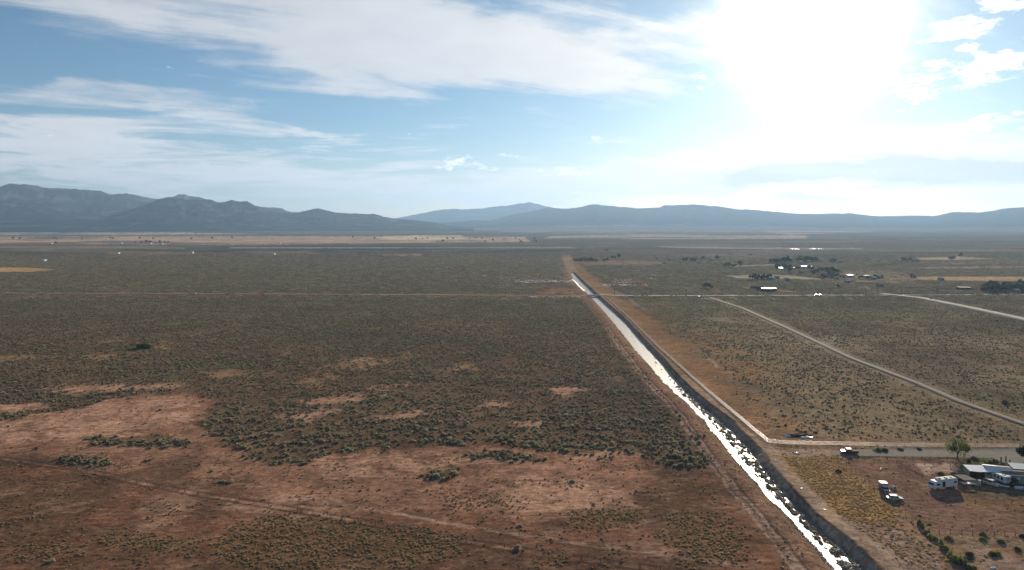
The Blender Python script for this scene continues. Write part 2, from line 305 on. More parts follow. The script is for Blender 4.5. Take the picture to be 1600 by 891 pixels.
# far fields: polygon, colour, softness, opacity
FIELDS = [
    ([(-900, 362), (2600, 362), (2600, 347), (-900, 347)], C(.13, .12, .09), 2, .8),
    ([(-900, 366), (200, 366), (170, 371), (-900, 372)], C(.13, .14, .09), 1.2, .6), ([(-900, 364), (260, 363), (400, 366), (150, 367), (-900, 368)], C(.62, .46, .34), 1, .8),
    ([(-900, 371), (420, 369), (820, 370), (830, 378), (400, 382), (-900, 385)], C(.62, .42, .28), 2.5, .85), ([(590, 370), (640, 368), (720, 368), (730, 373), (640, 376), (595, 375)], C(.72, .56, .36), 1, .95),
    ([(120, 377), (230, 376), (300, 380), (180, 382)], C(.15, .14, .12), 1.4, .7), ([(-900, 385), (120, 384), (340, 386), (330, 389), (-900, 391)], C(.30, .23, .16), 1.6, .8),
    ([(80, 390), (330, 388.5), (420, 391), (300, 394), (90, 393)], C(.06, .065, .05), 1.2, .85), ([(280, 385.5), (560, 384), (850, 384.5), (1000, 388), (860, 394), (520, 395), (300, 391)], C(.085, .09, .075), 1.6, .9),
    ([(360, 386.6), (900, 386.2), (900, 387.6), (360, 388)], C(.42, .38, .32), .8, .8), ([(160, 394), (300, 393.5), (320, 398), (180, 399.5)], C(.30, .20, .14), 1.2, .8),
    ([(390, 393), (480, 392), (520, 399), (400, 399)], C(.27, .19, .14), 1.6, .7), ([(590, 398), (660, 397), (660, 400), (600, 400.5)], C(.45, .36, .22), .8, .8),
    ([(-900, 419), (40, 418), (95, 421), (50, 425), (-900, 428)], C(.52, .34, .15), 1.6, .95),
    ([(800, 356), (1000, 352), (1300, 352), (1420, 356), (1200, 362), (900, 364), (780, 362)], C(.34, .27, .20), 3, .8),
    ([(860, 369), (1000, 366), (1150, 368), (1260, 368), (1260, 373), (1050, 374), (900, 374), (850, 373)], C(.55, .42, .29), 1.6, .85), ([(1190, 361), (1350, 357), (1460, 356), (1350, 363), (1230, 367)], C(.48, .36, .26), 1.6, .7),
    ([(940, 376.5), (1250, 376), (1600, 372), (2600, 372), (2600, 398), (1200, 398), (900, 394)], C(.17, .14, .11), 2, .8), ([(1030, 385), (1240, 387), (1350, 387.5), (1350, 389.5), (1200, 389.5), (1040, 387)], C(.46, .42, .34), .8, .8),
    ([(890, 409), (960, 407), (1060, 409), (1020, 414), (920, 414)], C(.33, .23, .16), 1.2, .85), ([(1050, 398), (1120, 397), (1240, 402), (1160, 406)], C(.28, .24, .17), 2, .6),
    ([(1395, 414), (2600, 408), (2600, 432), (1430, 430), (1330, 420)], C(.20, .15, .11), 3, .75), ([(1430, 403), (1500, 401), (1560, 404.5), (1500, 406), (1440, 406)], C(.50, .40, .25), 1, .9),
    ([(1400, 410), (1500, 409), (1600, 411), (1500, 412.5)], C(.44, .36, .25), 1, .8), ([(1420, 418), (1600, 416), (1600, 418), (1440, 420)], C(.42, .34, .22), 1, .8),
    ([(1420, 432), (1500, 432), (2600, 434), (2600, 440), (1510, 439), (1440, 437)], C(.50, .35, .20), 1.2, .95), ([(1340, 420), (1400, 424), (1440, 436), (1400, 443), (1340, 440), (1300, 430)], C(.34, .29, .19), 2, .7),
    ([(1135, 431), (1200, 428.5), (1260, 432), (1310, 438), (1240, 436), (1150, 435)], C(.47, .40, .27), .9, .85), ([(1140, 415), (1215, 413), (1215, 414.6), (1145, 417)], C(.46, .40, .28), .8, .85),
    ([(1320, 445), (1400, 448), (1600, 452), (1600, 458), (1400, 456)], C(.15, .13, .09), 3, .6), ([(1220, 424), (1280, 432), (1330, 440), (1290, 437), (1215, 427)], C(.05, .06, .045), 1, .8),
    ([(1340, 444.5), (1400, 446), (1480, 450), (1380, 450)], C(.07, .08, .05), 1.2, .7), ([(1400, 458), (1600, 458), (1600, 461), (1400, 460)], C(.06, .065, .045), .8, .8)]
LANES = [  # unpaved tracks and bare strips: points (px, py), half width m, colour, softness m, opacity
    ([(885, 399), (888, 408), (893, 425)], 9, C(.36, .25, .16), 6, .9), ([(1103, 450), (1122, 455), (1146, 461)], 4, TAN, 3, .9), ([(1165, 449), (1180, 455)], 4, TAN, 3, .8), ([(1212, 453), (1240, 456)], 6, C(.36, .30, .16), 4, .8),
    ([(948, 448), (975, 462), (1010, 486)], 1.8, C(.30, .24, .18), 1.2, .8), ([(1560, 447), (1575, 455), (1581, 461)], 4, TAN, 2, .7), ([(1105, 560), (1116, 566), (1120, 574)], .8, PALE, .5, .8),
    ([(1296, 436), (1340, 447), (1385, 460)], 9, C(.36, .29, .20), 5, .85), ([(1420, 462), (1500, 478), (1610, 500)], 11, C(.26, .22, .17), 6, .7)]
_lanes = [([gp(*q) for q in pts], hw, c, sf, op) for pts, hw, c, sf, op in LANES]
def track_pts(pts): return [gp(*q) for q in pts]
FENCE_A = track_pts([(-260, 668), (0, 717), (120, 733), (230, 757), (330, 776), (420, 790), (560, 815), (700, 842), (850, 866), (1000, 886), (1130, 905)])
YARD_W = track_pts([(1308, 716), (1345, 744), (1385, 781), (1425, 812), (1452, 834), (1500, 872)])
PAVED = track_pts([(1108, 465), (1160, 482), (1230, 513), (1330, 560), (1430, 598), (1500, 628), (1620, 670), (1900, 772)])
def paint(x, y):
    px, py, wx, wy, s, t, bare = cover(x, y)
    n1 = fbm(x, y, 42, 5, .6, 11); n2 = fbm(x, y, 11, 4, .6, 12); n3 = fbm(x, y, 140, 4, .6, 13); n4 = fbm(x, y * 2.5, 5, 4, .6, 14)
    c = np.empty(x.shape + (3,))
    def lay(col_, m): c[:] = c + (col_ - c) * np.clip(m, 0, 1)[..., None]
    c[:] = BROWN
    lay(RED, .85 * sst(n1 + .5 * n2, -.25, .35)); lay(OLIVE, .55 * sst(n3, .0, .5) * sst(fbm(x, y, 20, 4, .6, 15), -.1, .4)); lay(PINK, .8 * sst(n1 * .7 + n4 * .8, .25, .65) * (px < 1150))
    for p in PINKS: lay(C(.36, .195, .122), .85 * sst(poly_sd(wx, wy, p), -10, 14) * sst(n2 + .3, -.5, .3))
    for p in BRIGHT: lay(PINK * 1.08, .95 * sst(poly_sd(wx, wy, p), -9, 8) * sst(n2 + n4, -.6, .1))
    lay(C(.20, .125, .08), .65 * sst(fbm(x, y, 9, 4, .62, 21), .0, .4) * sst(py, 620, 660) * (px < 1250))
    u_ = x * .93 + y * .36; v_ = y * .93 - x * .36
    lay(PINK * .95, .5 * sst(fbm(u_ * .28, v_, 5, 4, .62, 84), .12, .5) * sst(py, 640, 700) * (px < 1250)); lay(C(.11, .07, .045), .5 * sst(fbm(u_ * .35, v_, 4, 4, .62, 85), .15, .5) * sst(py, 640, 700))
    # right of the canal
    rt = sst(px - (1190 + (py - 690) * .9), -20, 20) * (py > 640)
    lay(C(.32, .20, .125), .8 * rt)
    sg = sst(s, .12, .6)
    near_sage = np.where((x > XL(y))[..., None], C(.29, .22, .13), C(.170, .115, .070))  # east of the canal the soil colour is paled to imitate the glare veil
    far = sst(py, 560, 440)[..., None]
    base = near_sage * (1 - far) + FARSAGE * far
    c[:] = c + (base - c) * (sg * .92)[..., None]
    mott = sst(fbm(x, y, 90, 5, .6, 17), .05, .5)
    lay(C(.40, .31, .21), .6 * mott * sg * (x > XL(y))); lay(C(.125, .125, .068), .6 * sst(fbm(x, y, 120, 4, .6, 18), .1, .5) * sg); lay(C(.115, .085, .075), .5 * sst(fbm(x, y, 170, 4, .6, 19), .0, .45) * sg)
    far2 = sst(y, 560, 900)
    lay(C(.105, .118, .08), .6 * far2 * sst(fbm(x, y * .35, 260, 4, .6, 20), -.1, .4))
    lay(ORG * 1.05, bare * .95 * (py < 600)); lay(PINK, bare * .9 * (py >= 600))
    for p in TUSS[:3]: lay(C(.21, .135, .065), .5 * sst(poly_sd(wx, wy, p) + n2 * 14, -14, 26))
    lay(C(.26, .16, .09), .75 * sst(poly_sd(wx, wy, [(1010, 745), (1130, 740), (1200, 800), (1290, 891), (1100, 891), (1000, 830)]), -10, 20) * sst(n4, .0, .5))
    # strips along the canal (metres from it)
    dl = XL(y) - x; dr = x - XT(y)
    along = sst(y, 900, 700) * .35 + .65
    lay(C(.31, .185, .12), .85 * sst(dl, 13 + 3 * n2, 8 + 3 * n2) * (dl > 0) * (y < YEND + 60)); lay(C(.20, .15, .10), .5 * sst(dl, 4, 2) * (dl > 0))
    lay(ORG, .9 * (dr > 0) * sst(dr, 30 + 8 * n1, 17 + 8 * n1) * sst(y, 240, 300)); lay(C(.31, .17, .085), .7 * (dr > 0) * sst(dr, 62 + 18 * n1, 40 + 18 * n1) * sst(n2 + n1, -.2, .3) * sst(y, 900, 500) * sst(y, 250, 270))
    lay(C(.40, .29, .21), .9 * (dr > 0) * sst(dr, 6.5 + n2, 4.5 + n2) * sst(y, 420, 330)); lay(C(.36, .24, .15), .6 * (dr > 0) * sst(dr, 5 + n2, 3 + n2)); lay(C(.36, .27, .205), .9 * (x > XR(y) - .3) * (dr < -.2)); lay(C(.24, .19, .12), .8 * (x > XL(y)) * (x < XR(y)))
    lay(C(.40, .29, .21), .7 * sst(poly_sd(wx, wy, [(1190, 706), (1290, 700), (1330, 712), (1290, 722), (1215, 724), (1250, 760), (1300, 800), (1280, 812), (1215, 745)]), -3, 6))
    for p, o in (([(840, 458), (850, 451), (905, 450), (925, 458)], .95),): lay(ORG, o * sst(poly_sd(wx, wy, p), -2, 3))
    # yellow grass wedge, trampled strip and yard east of the canal
    lay(YEL, .95 * sst(poly_sd(wx, wy, [(1205, 716), (1300, 711), (1345, 745), (1400, 795), (1408, 824), (1340, 822), (1290, 790), (1250, 750)]), -6, 6) * sst(n2 + n4, -.5, .3))
    lay(C(.44, .24, .09), .85 * sst(poly_sd(wx, wy, [(1310, 790), (1380, 795), (1405, 822), (1340, 822)]), -5, 5) * sst(n4, -.4, .2))
    lay(C(.33, .235, .17), .85 * sst(poly_sd(wx, wy, [(1300, 812), (1400, 826), (1440, 850), (1490, 910), (1380, 910), (1330, 850)]), -5, 6))
    lay(C(.225, .135, .095), .9 * sst(poly_sd(px, py, [(1311, 717), (1620, 719), (1800, 830), (1452, 834), (1385, 781)]), -3, 4)); lay(C(.48, .34, .25), .85 * sst(poly_sd(wx, wy, [(1420, 727), (1490, 725), (1505, 738), (1440, 743)]), -3, 3))
    lay(C(.13, .15, .06), .8 * sst(poly_sd(wx, wy, [(1500, 718), (1570, 716), (1545, 734), (1510, 738)]), -3, 3)); lay(C(.30, .20, .08), .6 * sst(poly_sd(wx, wy, [(1510, 775), (1620, 778), (1620, 800), (1490, 795)]), -5, 8) * sst(n2, -.3, .3)); lay(C(.13, .12, .07), .6 * sst(poly_sd(wx, wy, [(1510, 765), (1600, 768), (1620, 785), (1530, 780)]), -5, 8))
    lay(C(.36, .25, .18), .8 * sst(poly_sd(wx, wy, [(1500, 855), (1540, 850), (1620, 885), (1620, 905), (1550, 905)]), -5, 8)); lay(C(.25, .19, .12), .5 * sst(poly_sd(wx, wy, [(1420, 836), (1620, 838), (1620, 860), (1450, 862)]), -3, 8))
    lay(C(.40, .32, .24), .6 * sst(poly_sd(px, wy, [(1290, 690.5), (1640, 693), (1640, 697.5), (1290, 694.5)]), -1, 1)); lay(ORG, .7 * sst(poly_sd(wx, wy, [(1340, 697), (1560, 699), (1560, 703), (1340, 702)]), -2, 2))
    lay(C(.10, .10, .055), .85 * sst(poly_sd(px, wy, [(1335, 713.2), (1560, 714.2), (1555, 718.5), (1335, 717.6)]), -1.5, 1.5))
    lay(C(.135, .122, .088), .92 * sst(py, 405, 397))
    for p, cc, sf, op in FIELDS: lay(cc, op * sst(poly_sd(px + n1 * 6 + n2 * 5, py + np.clip(n2, -.5, .5) * sf * .7, p), -sf * .8, sf * .8))
    ff = sst(py, 412, 396); 
    lay(C(.10, .11, .075), .75 * ff * sst(fbm(x, y * 1.6, 900, 4, .6, 81), .05, .3)); lay(C(.34, .27, .20), .4 * ff * sst(fbm(x, y * 2.2, 700, 4, .6, 82), .1, .35)); lay(C(.16, .15, .11), .6 * ff * sst(fbm(x, y * 3, 420, 3, .6, 83), .1, .3))
    for pts, hw, cc, sf, op in _lanes: lay(cc, op * sst(line_d(x, y, pts) + n2 * hw * .4, hw + sf * .5, hw - sf * .5))
    da = line_d(x, y, FENCE_A)   # grass kept by the fence, its shadow painted as dark lines, pale wheel track beyond
    lay(C(.40, .27, .15), .6 * sst(da, .9, .4) * sst(fbm(x, y, 12, 3, .5, 31), -.1, .4)); lay(C(.10, .06, .045), .7 * sst(np.abs(da - 1.5), .8, .35))
    dg = line_d(x, y, [(q[0] + 4.5, q[1] + 7.5) for q in FENCE_A[5:]]); lay(C(.44, .30, .22), .65 * sst(dg, 1.4, .6) * sst(n4, -.5, .2))
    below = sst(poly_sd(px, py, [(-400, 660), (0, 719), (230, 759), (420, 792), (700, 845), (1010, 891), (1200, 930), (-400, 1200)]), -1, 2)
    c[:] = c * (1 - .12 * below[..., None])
    lay(YEL * .9, .5 * sst(line_d(x, y, YARD_W), 1.6, .7)); dp = line_d(x, y, PAVED)
    lay(C(.36, .28, .18), .6 * sst(dp + n4 * 2.5, 9, 4.5) * sst(dp, 3, 4)); dt = XL(y) - x - 7.5 + n1 * .8
    for off in (0, 1.9): lay(C(.10, .065, .05), .85 * sst(np.abs(dt - off), .55, .25) * (y < 560)); lay(C(.46, .32, .23), .8 * sst(np.abs(dt - off - .9), .8, .3) * (y < 560) * sst(n4 + n2, -.5, .1))
    m = 1 + .16 * n1 + .18 * n2 + .16 * n4
    c[:] = np.clip(c * m[..., None], .02, .8)
    return c
# ------------------------------------------------------------------ ground sheet
ROAD_POLY = [(1296, 706), (1342, 702.5), (1480, 701.6), (1640, 701), (1900, 700), (1900, 770), (1640, 742), (1596, 733), (1574, 725), (1552, 716.5), (1460, 714.3), (1340, 713), (1300, 711)]
HOME_POLY = [(1440, 742), (1700, 725), (1700, 775), (1440, 775)]
def ground_h(x, y):
    L, Rg, T = XL(y), XR(y), XT(y)
    z = fbm(x, y, 18, 3, .5, 40) * .14 * sst(y, 1500, 500) + fbm(x, y, 3.2, 2, .5, 41) * .05 * sst(y, 500, 300)
    px, py = proj(x, y); fl = sst(poly_sd(px, py, ROAD_POLY), -6, 1)
    fl = np.maximum(fl, sst(poly_sd(px, py, HOME_POLY), -4, 4)); fl = np.maximum(fl, sst(line_d(x, y, PAVED), 9, 5)); z = z * (1 - fl)
    act = sst(y, YEND + 12, YEND - 4)
    dl = L - x; wd = (x - L) / np.maximum(Rg - L, .1); dr = (x - Rg) / np.maximum(T - Rg, .1); do = x - T
    h = np.zeros(x.shape)
    h = np.where(dl >= 0, np.interp(dl, [0, 1.2, 3.0, 5, 9, 13], [ZW - .05, -.85, -.1, .30, .12, 0]), h)
    riff = sst(y, 400, 330)
    bars = fbm(x * 1.3, y * .5, 2.0, 4, .7, 42)
    bed = -.32 + riff * (sst(wd, .28, .36) * (.33 + .85 * bars) + sst(wd, .08, .02) * (.26 + .5 * bars)) + (1 - riff) * .62 * sst(bars, .18, .5) * sst(wd, .1, .5)
    bed = np.where((wd < .04) | (wd > .96), np.maximum(bed, -.06), bed)
    h = np.where((dl < 0) & (wd <= 1), ZW + bed, h)
    top = .9 + .25 * fbm(x * 0, y, 14, 3, .6, 43)
    h = np.where((dr > 0) & (do <= 0), ZW - .05 + (top - ZW + .05) * np.clip(dr, 0, 1) ** .85 + .22 * fbm(x, y, 2.2, 3, .6, 44) * np.sin(np.pi * np.clip(dr, 0, 1)), h)
    h = np.where(do > 0, np.interp(do, [0, 1, 4, 7, 13], [1, .95, .75, .3, 0]) * top, h)
    rel = np.clip(np.minimum(dl, 0) + 1, 0, 1)
    inside = (dl < 0) & (do < 0)
    return h * act + z * np.where(inside, .15, 1)
# side ditches and berms keep the same heights for everything that is set on the ground
pyr = np.concatenate([np.linspace(915, 480, 400), np.linspace(479, 352, 150)])
Yr = np.array([gp(800, q)[1] for q in pyr])
Yr = np.concatenate([[-2900, -600, 0, 70, 110, 135, 148], Yr[Yr > 152], [20500]]); Yr = np.unique(Yr)
rows = []
corr = None
for yv in Yr:
    L, Rg, T = float(XL(yv)), float(XR(yv)), float(XT(yv)); Lc = L - 13; Rc = T + 13
    Wd = .74 * max(yv, 150) + 12
    far_l, far_r = -21500.0, 21500.0
    a = np.linspace(-Wd, Lc, 420)[:-1]
    b = np.concatenate([np.linspace(Lc, L, 17)[:-1], np.linspace(L, Rg, 37)[:-1], np.linspace(Rg, T, 9)[:-1], np.linspace(T, Rc, 15)[:-1]])
    d = np.linspace(Rc, max(Wd, Rc + 5), 260)
    rows.append(np.concatenate([[far_l, min(-Wd * 1.6, -900)], a, b, d, [max(Wd * 1.6, 900), far_r]]))
GX = np.array(rows); GY = np.repeat(Yr[:, None], GX.shape[1], 1)
GZ = np.zeros(GX.shape); okk = (GY > 60)
GZ = np.where(okk, ground_h(GX, GY), 0)
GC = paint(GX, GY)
def grid_mesh(name, X_, Y_, Z_, cols=None, smooth=True):
    nr, nc = X_.shape; me = bpy.data.meshes.new(name)
    co = np.stack([X_, Y_, Z_], -1).reshape(-1, 3).astype(np.float32)
    idx = np.arange(nr * nc).reshape(nr, nc)
    q = np.stack([idx[:-1, :-1], idx[:-1, 1:], idx[1:, 1:], idx[1:, :-1]], -1).reshape(-1, 4)
    me.vertices.add(len(co)); me.vertices.foreach_set('co', co.ravel())
    me.loops.add(q.size); me.loops.foreach_set('vertex_index', q.ravel().astype(np.int32))
    me.polygons.add(len(q)); me.polygons.foreach_set('loop_start', np.arange(0, q.size, 4, dtype=np.int32))
    me.update(calc_edges=True)
    if smooth: me.polygons.foreach_set('use_smooth', np.ones(len(q), bool))
    if cols is not None:
        at = me.color_attributes.new('soil', 'FLOAT_COLOR', 'POINT')
        at.data.foreach_set('color', np.concatenate([cols.reshape(-1, 3), np.ones((len(co), 1))], 1).astype(np.float32).ravel())
    return me
def soil_mat():
    m = bpy.data.materials.new('soil'); m.use_nodes = True; T = NT(m.node_tree); T.n.clear()
    out = T.add('ShaderNodeOutputMaterial'); b = T.add('ShaderNodeBsdfPrincipled'); b.inputs['Roughness'].default_value = 1.0; b.inputs['Specular IOR Level'].default_value = 0
    at = T.add('ShaderNodeAttribute'); at.attribute_name = 'soil'; tc = T.add('ShaderNodeTexCoord'); O = tc.outputs['Object']
    st = T.vmath('MULTIPLY', O, (.75, 1.0, 1)); 
    a = T.noise(st, .55, 6, .68); a2 = T.noise(st, 1.9, 5, .65); a3 = T.noise(O, .09, 6, .6); a4 = T.noise(O, .012, 6, .62)
    f = T.math('MULTIPLY', T.ss(a, .3, .72, .62, 1.36), T.ss(a2, .3, .7, .74, 1.28)); f = T.math('MULTIPLY', f, T.ss(T.noise(st, 4.5, 4, .7), .35, .65, .78, 1.22))
    f = T.math('MULTIPLY', f, T.ss(a3, .3, .7, .82, 1.18)); f = T.math('MULTIPLY', f, T.ss(a4, .3, .7, .86, 1.14))
    fc = T.add('ShaderNodeCombineXYZ'); [T.put(fc.inputs[i], f) for i in range(3)]
    c = T.mix(1.0, at.outputs['Color'], fc.outputs[0], 'MULTIPLY')
    c = T.mix(T.ss(T.noise(st, .8, 5, .7), .60, .72, 0, .45), c, T.mix(1.0, c, (.45, .50, .46, 1), 'MULTIPLY'))      # dead stems and litter
    c = T.mix(T.ss(T.noise(O, .35, 6, .7), .62, .74, 0, .5), c, T.mix(1.0, c, (1.5, 1.4, 1.2, 1), 'MULTIPLY'))
    T.l.new(c, b.inputs['Base Color'])
    h = T.math('ADD', T.math('MULTIPLY', a, .7), T.math('MULTIPLY', a2, .25))
    bp = T.add('ShaderNodeBump'); bp.inputs['Distance'].default_value = .42; bp.inputs['Strength'].default_value = .75; T.put(bp.inputs['Height'], h); T.l.new(bp.outputs[0], b.inputs['Normal'])
    T.l.new(b.outputs[0], out.inputs[0]); return m
M_soil = soil_mat()
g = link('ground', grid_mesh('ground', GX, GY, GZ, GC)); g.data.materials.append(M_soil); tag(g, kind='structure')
def gz(x, y):
    return float(ground_h(np.array([float(x)]), np.array([float(y)]))[0])

# ------------------------------------------------------------------ water
def water_mat(name, wave=.5, rough=.16, base=(.22, .20, .16, 1)):
    m = bpy.data.materials.new(name); m.use_nodes = True; T = NT(m.node_tree); T.n.clear()
    out = T.add('ShaderNodeOutputMaterial'); b = T.add('ShaderNodeBsdfPrincipled')
    b.inputs['Base Color'].default_value = base; b.inputs['Roughness'].default_value = rough; b.inputs['IOR'].default_value = 1.33; b.inputs['Specular IOR Level'].default_value = .5
    tc = T.add('ShaderNodeTexCoord'); O = tc.outputs['Object']
    h = T.math('ADD', T.noise(O, .9, 4, .6), T.math('MULTIPLY', T.noise(O, 3.5, 4, .6), .5))
    bp = T.add('ShaderNodeBump'); bp.inputs['Distance'].default_value = .10 * wave; bp.inputs['Strength'].default_value = .8; T.put(bp.inputs['Height'], h); T.l.new(bp.outputs[0], b.inputs['Normal'])
    T.l.new(b.outputs[0], out.inputs[0]); return m
M_water = water_mat('canal_water', 1.8, .45, (.27, .26, .22, 1))
yy = Yr[(Yr > 60) & (Yr < YEND + 6)]
wx_ = np.array([np.linspace(XL(v) - 1.0, XR(v) + .8, 9) for v in yy]); wy_ = np.repeat(yy[:, None], 9, 1)
cw = link('canal_water', grid_mesh('canal_water', wx_, wy_, np.full(wx_.shape, ZW))); cw.data.materials.append(M_water); tag(cw, kind='structure')

# ------------------------------------------------------------------ mountains
def interp_prof(pts):
    ax = np.array([azel(a, b)[0] for a, b in pts]); return lambda t: np.interp(t, ax, [b for a, b in pts])
def range_mesh(name, prof, Dr, front, back, base, rock, veg, seed, rough=.35, n=520, spur=700.0, pale=None, mcut=(1, .0)):
    """terrain ridge: prof = skyline points in the photograph, Dr(az) distance of the crest; falls to the plain front metres before it"""
    azs = np.array([azel(a, b)[0] for a, b in prof]); els = np.array([azel(a, b)[1] for a, b in prof])
    A = np.linspace(azs[0], azs[-1], n); E = np.interp(A, azs, els)
    E = E + fbm(A * 100, A * 0, 55, 4, .6, seed) * .016
    ts = np.concatenate([np.linspace(0, 1, 60), 1 + np.linspace(.05, 1, 14)])
    crest_d = np.array([Dr(a) for a in A])
    Dm = np.where(ts[:, None] <= 1, crest_d[None] - front * (1 - ts[:, None]), crest_d[None] + back * (ts[:, None] - 1))
    ar = np.radians(A)[None]; X_ = Dm * np.sin(ar); Y_ = Dm * np.cos(ar)
    Hc = H + np.tan(np.radians(E))[None] * crest_d[None]
    t = ts[:, None]
    shape = np.where(t <= 1, .10 * t + .90 * np.clip(t, 0, 1) ** 1.7, np.clip(2 - t, 0, 1) ** .8)
    rid = 1 - np.abs(fbm(X_ + .3 * Y_, Y_ * .45, spur, 5, .55, seed + 1)) * 2.0
    mod = 1 - rough * .6 * (1 - rid) * np.clip(1 - np.abs(t - .55) / .55, 0, 1) ** .6 * 1.1
    Z_ = Hc * shape * np.clip(mod, .3, 1.15)
    # never above the crest line as seen from the valley floor
    lim = H + (Hc - H) / crest_d[None] * Dm - 2
    Z_ = np.where((t < .985), np.minimum(Z_, np.maximum(lim, 0) * .985), Z_)
    Z_ = np.where(t == 0, base, Z_) ; Z_ = np.where(t == 2, -2, Z_)
    cc = np.empty(Z_.shape + (3,)); q = sst(fbm(X_, Y_, spur * .35, 5, .6, seed + 3) + .35 - .25 * (Z_ / 600), -.3, .35); cc[:] = C(*rock); cc += (C(*veg) - cc) * q[..., None]
    if pale is not None:
        k = sst(t + fbm(X_, Y_, 500, 4, .6, seed + 4) * .16, pale[1], pale[1] * .4) ; cc += (C(*pale[0]) - cc) * (k * pale[2])[..., None]
    o = link(name, grid_mesh(name, X_, Y_, Z_, cc)); o.data.materials.append(M_rock); tag(o, kind='structure'); return o
def rock_mat():
    m = bpy.data.materials.new('mountain_slopes'); m.use_nodes = True; T = NT(m.node_tree); T.n.clear()
    out = T.add('ShaderNodeOutputMaterial'); b = T.add('ShaderNodeBsdfPrincipled'); b.inputs['Roughness'].default_value = 1.0; b.inputs['Specular IOR Level'].default_value = 0
    at = T.add('ShaderNodeAttribute'); at.attribute_name = 'soil'; tc = T.add('ShaderNodeTexCoord'); O = tc.outputs['Object']
    a = T.noise(O, .012, 8, .68); f = T.ss(a, .35, .68, .75, 1.25); fc = T.add('ShaderNodeCombineXYZ'); [T.put(fc.inputs[i], f) for i in range(3)]
    T.l.new(T.mix(1.0, at.outputs['Color'], fc.outputs[0], 'MULTIPLY'), b.inputs['Base Color'])
    bp = T.add('ShaderNodeBump'); bp.inputs['Distance'].default_value = 4; bp.inputs['Strength'].default_value = .6; T.put(bp.inputs['Height'], T.noise(O, .006, 8, .65)); T.l.new(bp.outputs[0], b.inputs['Normal'])
    T.l.new(b.outputs[0], out.inputs[0]); return m
M_rock = rock_mat()
RK, VG = (.13, .125, .095), (.024, .032, .024)  # rock and plant cover; rock paled so its patches imitate sunlit folds
range_mesh('mountain_range', [(-260, 300), (-120, 290), (0, 284), (20, 285), (70, 291), (130, 296), (180, 300), (225, 304), (262, 306), (288, 302), (300, 304), (325, 310), (420, 322), (560, 346)],
           lambda a: 10800, 3900, 3000, 0, RK, VG, 101, .55, 560, 900)
range_mesh('foothill_ridge', [(90, 352), (160, 341), (205, 328), (235, 314), (262, 308), (290, 308.5), (330, 312), (352, 315), (362, 312), (380, 312), (395, 318), (415, 325), (432, 330), (460, 333), (478, 329), (497, 324.5), (520, 328.5),
           (545, 333), (570, 334), (585, 333), (600, 338), (625, 341), (665, 346), (700, 352), (740, 356)],
           lambda a: 8600, 1900, 2400, 0, RK, VG, 120, .45, 640, 560)
range_mesh('distant_peak', [(560, 350), (600, 344), (626, 339.5), (660, 332), (690, 327.5), (725, 325), (760, 323.5), (790, 321), (810, 318), (827, 315), (842, 318), (858, 323), (880, 328), (930, 332), (1000, 338), (1080, 345)],
           lambda a: 15500, 3600, 3000, 0, (.07, .075, .07), VG, 140, .35, 420, 1000)
range_mesh('low_foothill', [(560, 354), (610, 347), (650, 345.5), (700, 347.5), (740, 344), (770, 345), (800, 346), (860, 352), (930, 356)],
           lambda a: 10800, 2600, 1500, 0, RK, VG, 150, .3, 300, 500)
range_mesh('mesa_range', [(700, 356), (745, 349), (775, 342), (800, 335), (830, 330), (855, 325), (880, 323.5), (910, 322), (935, 318), (965, 321), (1000, 323), (1030, 324.5), (1040, 320), (1075, 319), (1120, 321.5), (1160, 325), (1195, 329),
           (1240, 333.5), (1290, 334), (1325, 332.5), (1360, 337), (1400, 338), (1460, 336.5), (1490, 331), (1530, 330.5), (1580, 324.5), (1600, 323), (1700, 316), (1850, 322)],
           lambda a: 11500, 4200, 3000, 0, (.060, .054, .048), (.036, .036, .030), 160, .42, 760, 800, pale=((.20, .165, .13), .42, .8))
range_mesh('far_summits', [(1240, 343), (1275, 335), (1290, 333), (1312, 333.4), (1330, 335), (1365, 339), (1380, 337.4), (1420, 336.8), (1450, 336.5), (1480, 342)],
           lambda a: 17500, 1500, 1500, 0, RK, VG, 180, .2, 200, 700)
# ------------------------------------------------------------------ haze
hz = bpy.data.meshes.new('haze'); hb = bmesh.new(); bmesh.ops.create_cube(hb, size=1.0)
for v in hb.verts: v.co = Vector((v.co.x * 46000, v.co.y * 26000 + 9500, (v.co.z + .5) * 864 - 4))
hb.to_mesh(hz); hb.free(); ho = link('haze', hz); tag(ho, label='pale blue afternoon haze filling the whole valley', cat='haze', kind='stuff')
hm = bpy.data.materials.new('haze'); hm.use_nodes = True; T = NT(hm.node_tree); T.n.clear()
out = T.add('ShaderNodeOutputMaterial'); pv = T.add('ShaderNodeVolumePrincipled'); pv.inputs['Color'].default_value = (.37, .60, .90, 1); pv.inputs['Density'].default_value = 5.6e-5; pv.inputs['Anisotropy'].default_value = .36
T.l.new(pv.outputs[0], out.inputs['Volume']); hz.materials.append(hm)
# ------------------------------------------------------------------ roads laid on the soil
def road_mat(name, a, b_, rough=.85, sc_=.5):
    m = bpy.data.materials.new(name); m.use_nodes = True; T = NT(m.node_tree); T.n.clear()
    out = T.add('ShaderNodeOutputMaterial'); b = T.add('ShaderNodeBsdfPrincipled'); b.inputs['Roughness'].default_value = rough; b.inputs['Specular IOR Level'].default_value = .25
    tc = T.add('ShaderNodeTexCoord'); O = tc.outputs['Object']; n1 = T.noise(O, sc_, 6, .65); n2 = T.noise(O, .07, 4, .6)
    c = T.mix(T.ss(n1, .3, .7), a + (1,), b_ + (1,)); c = T.mix(T.ss(n2, .35, .7, 0, .5), c, tuple(x * .7 for x in a) + (1,))
    T.l.new(c, b.inputs['Base Color']); bp = T.add('ShaderNodeBump'); bp.inputs['Distance'].default_value = .05; T.put(bp.inputs['Height'], n1); T.l.new(bp.outputs[0], b.inputs['Normal'])
    T.l.new(b.outputs[0], out.inputs[0]); return m
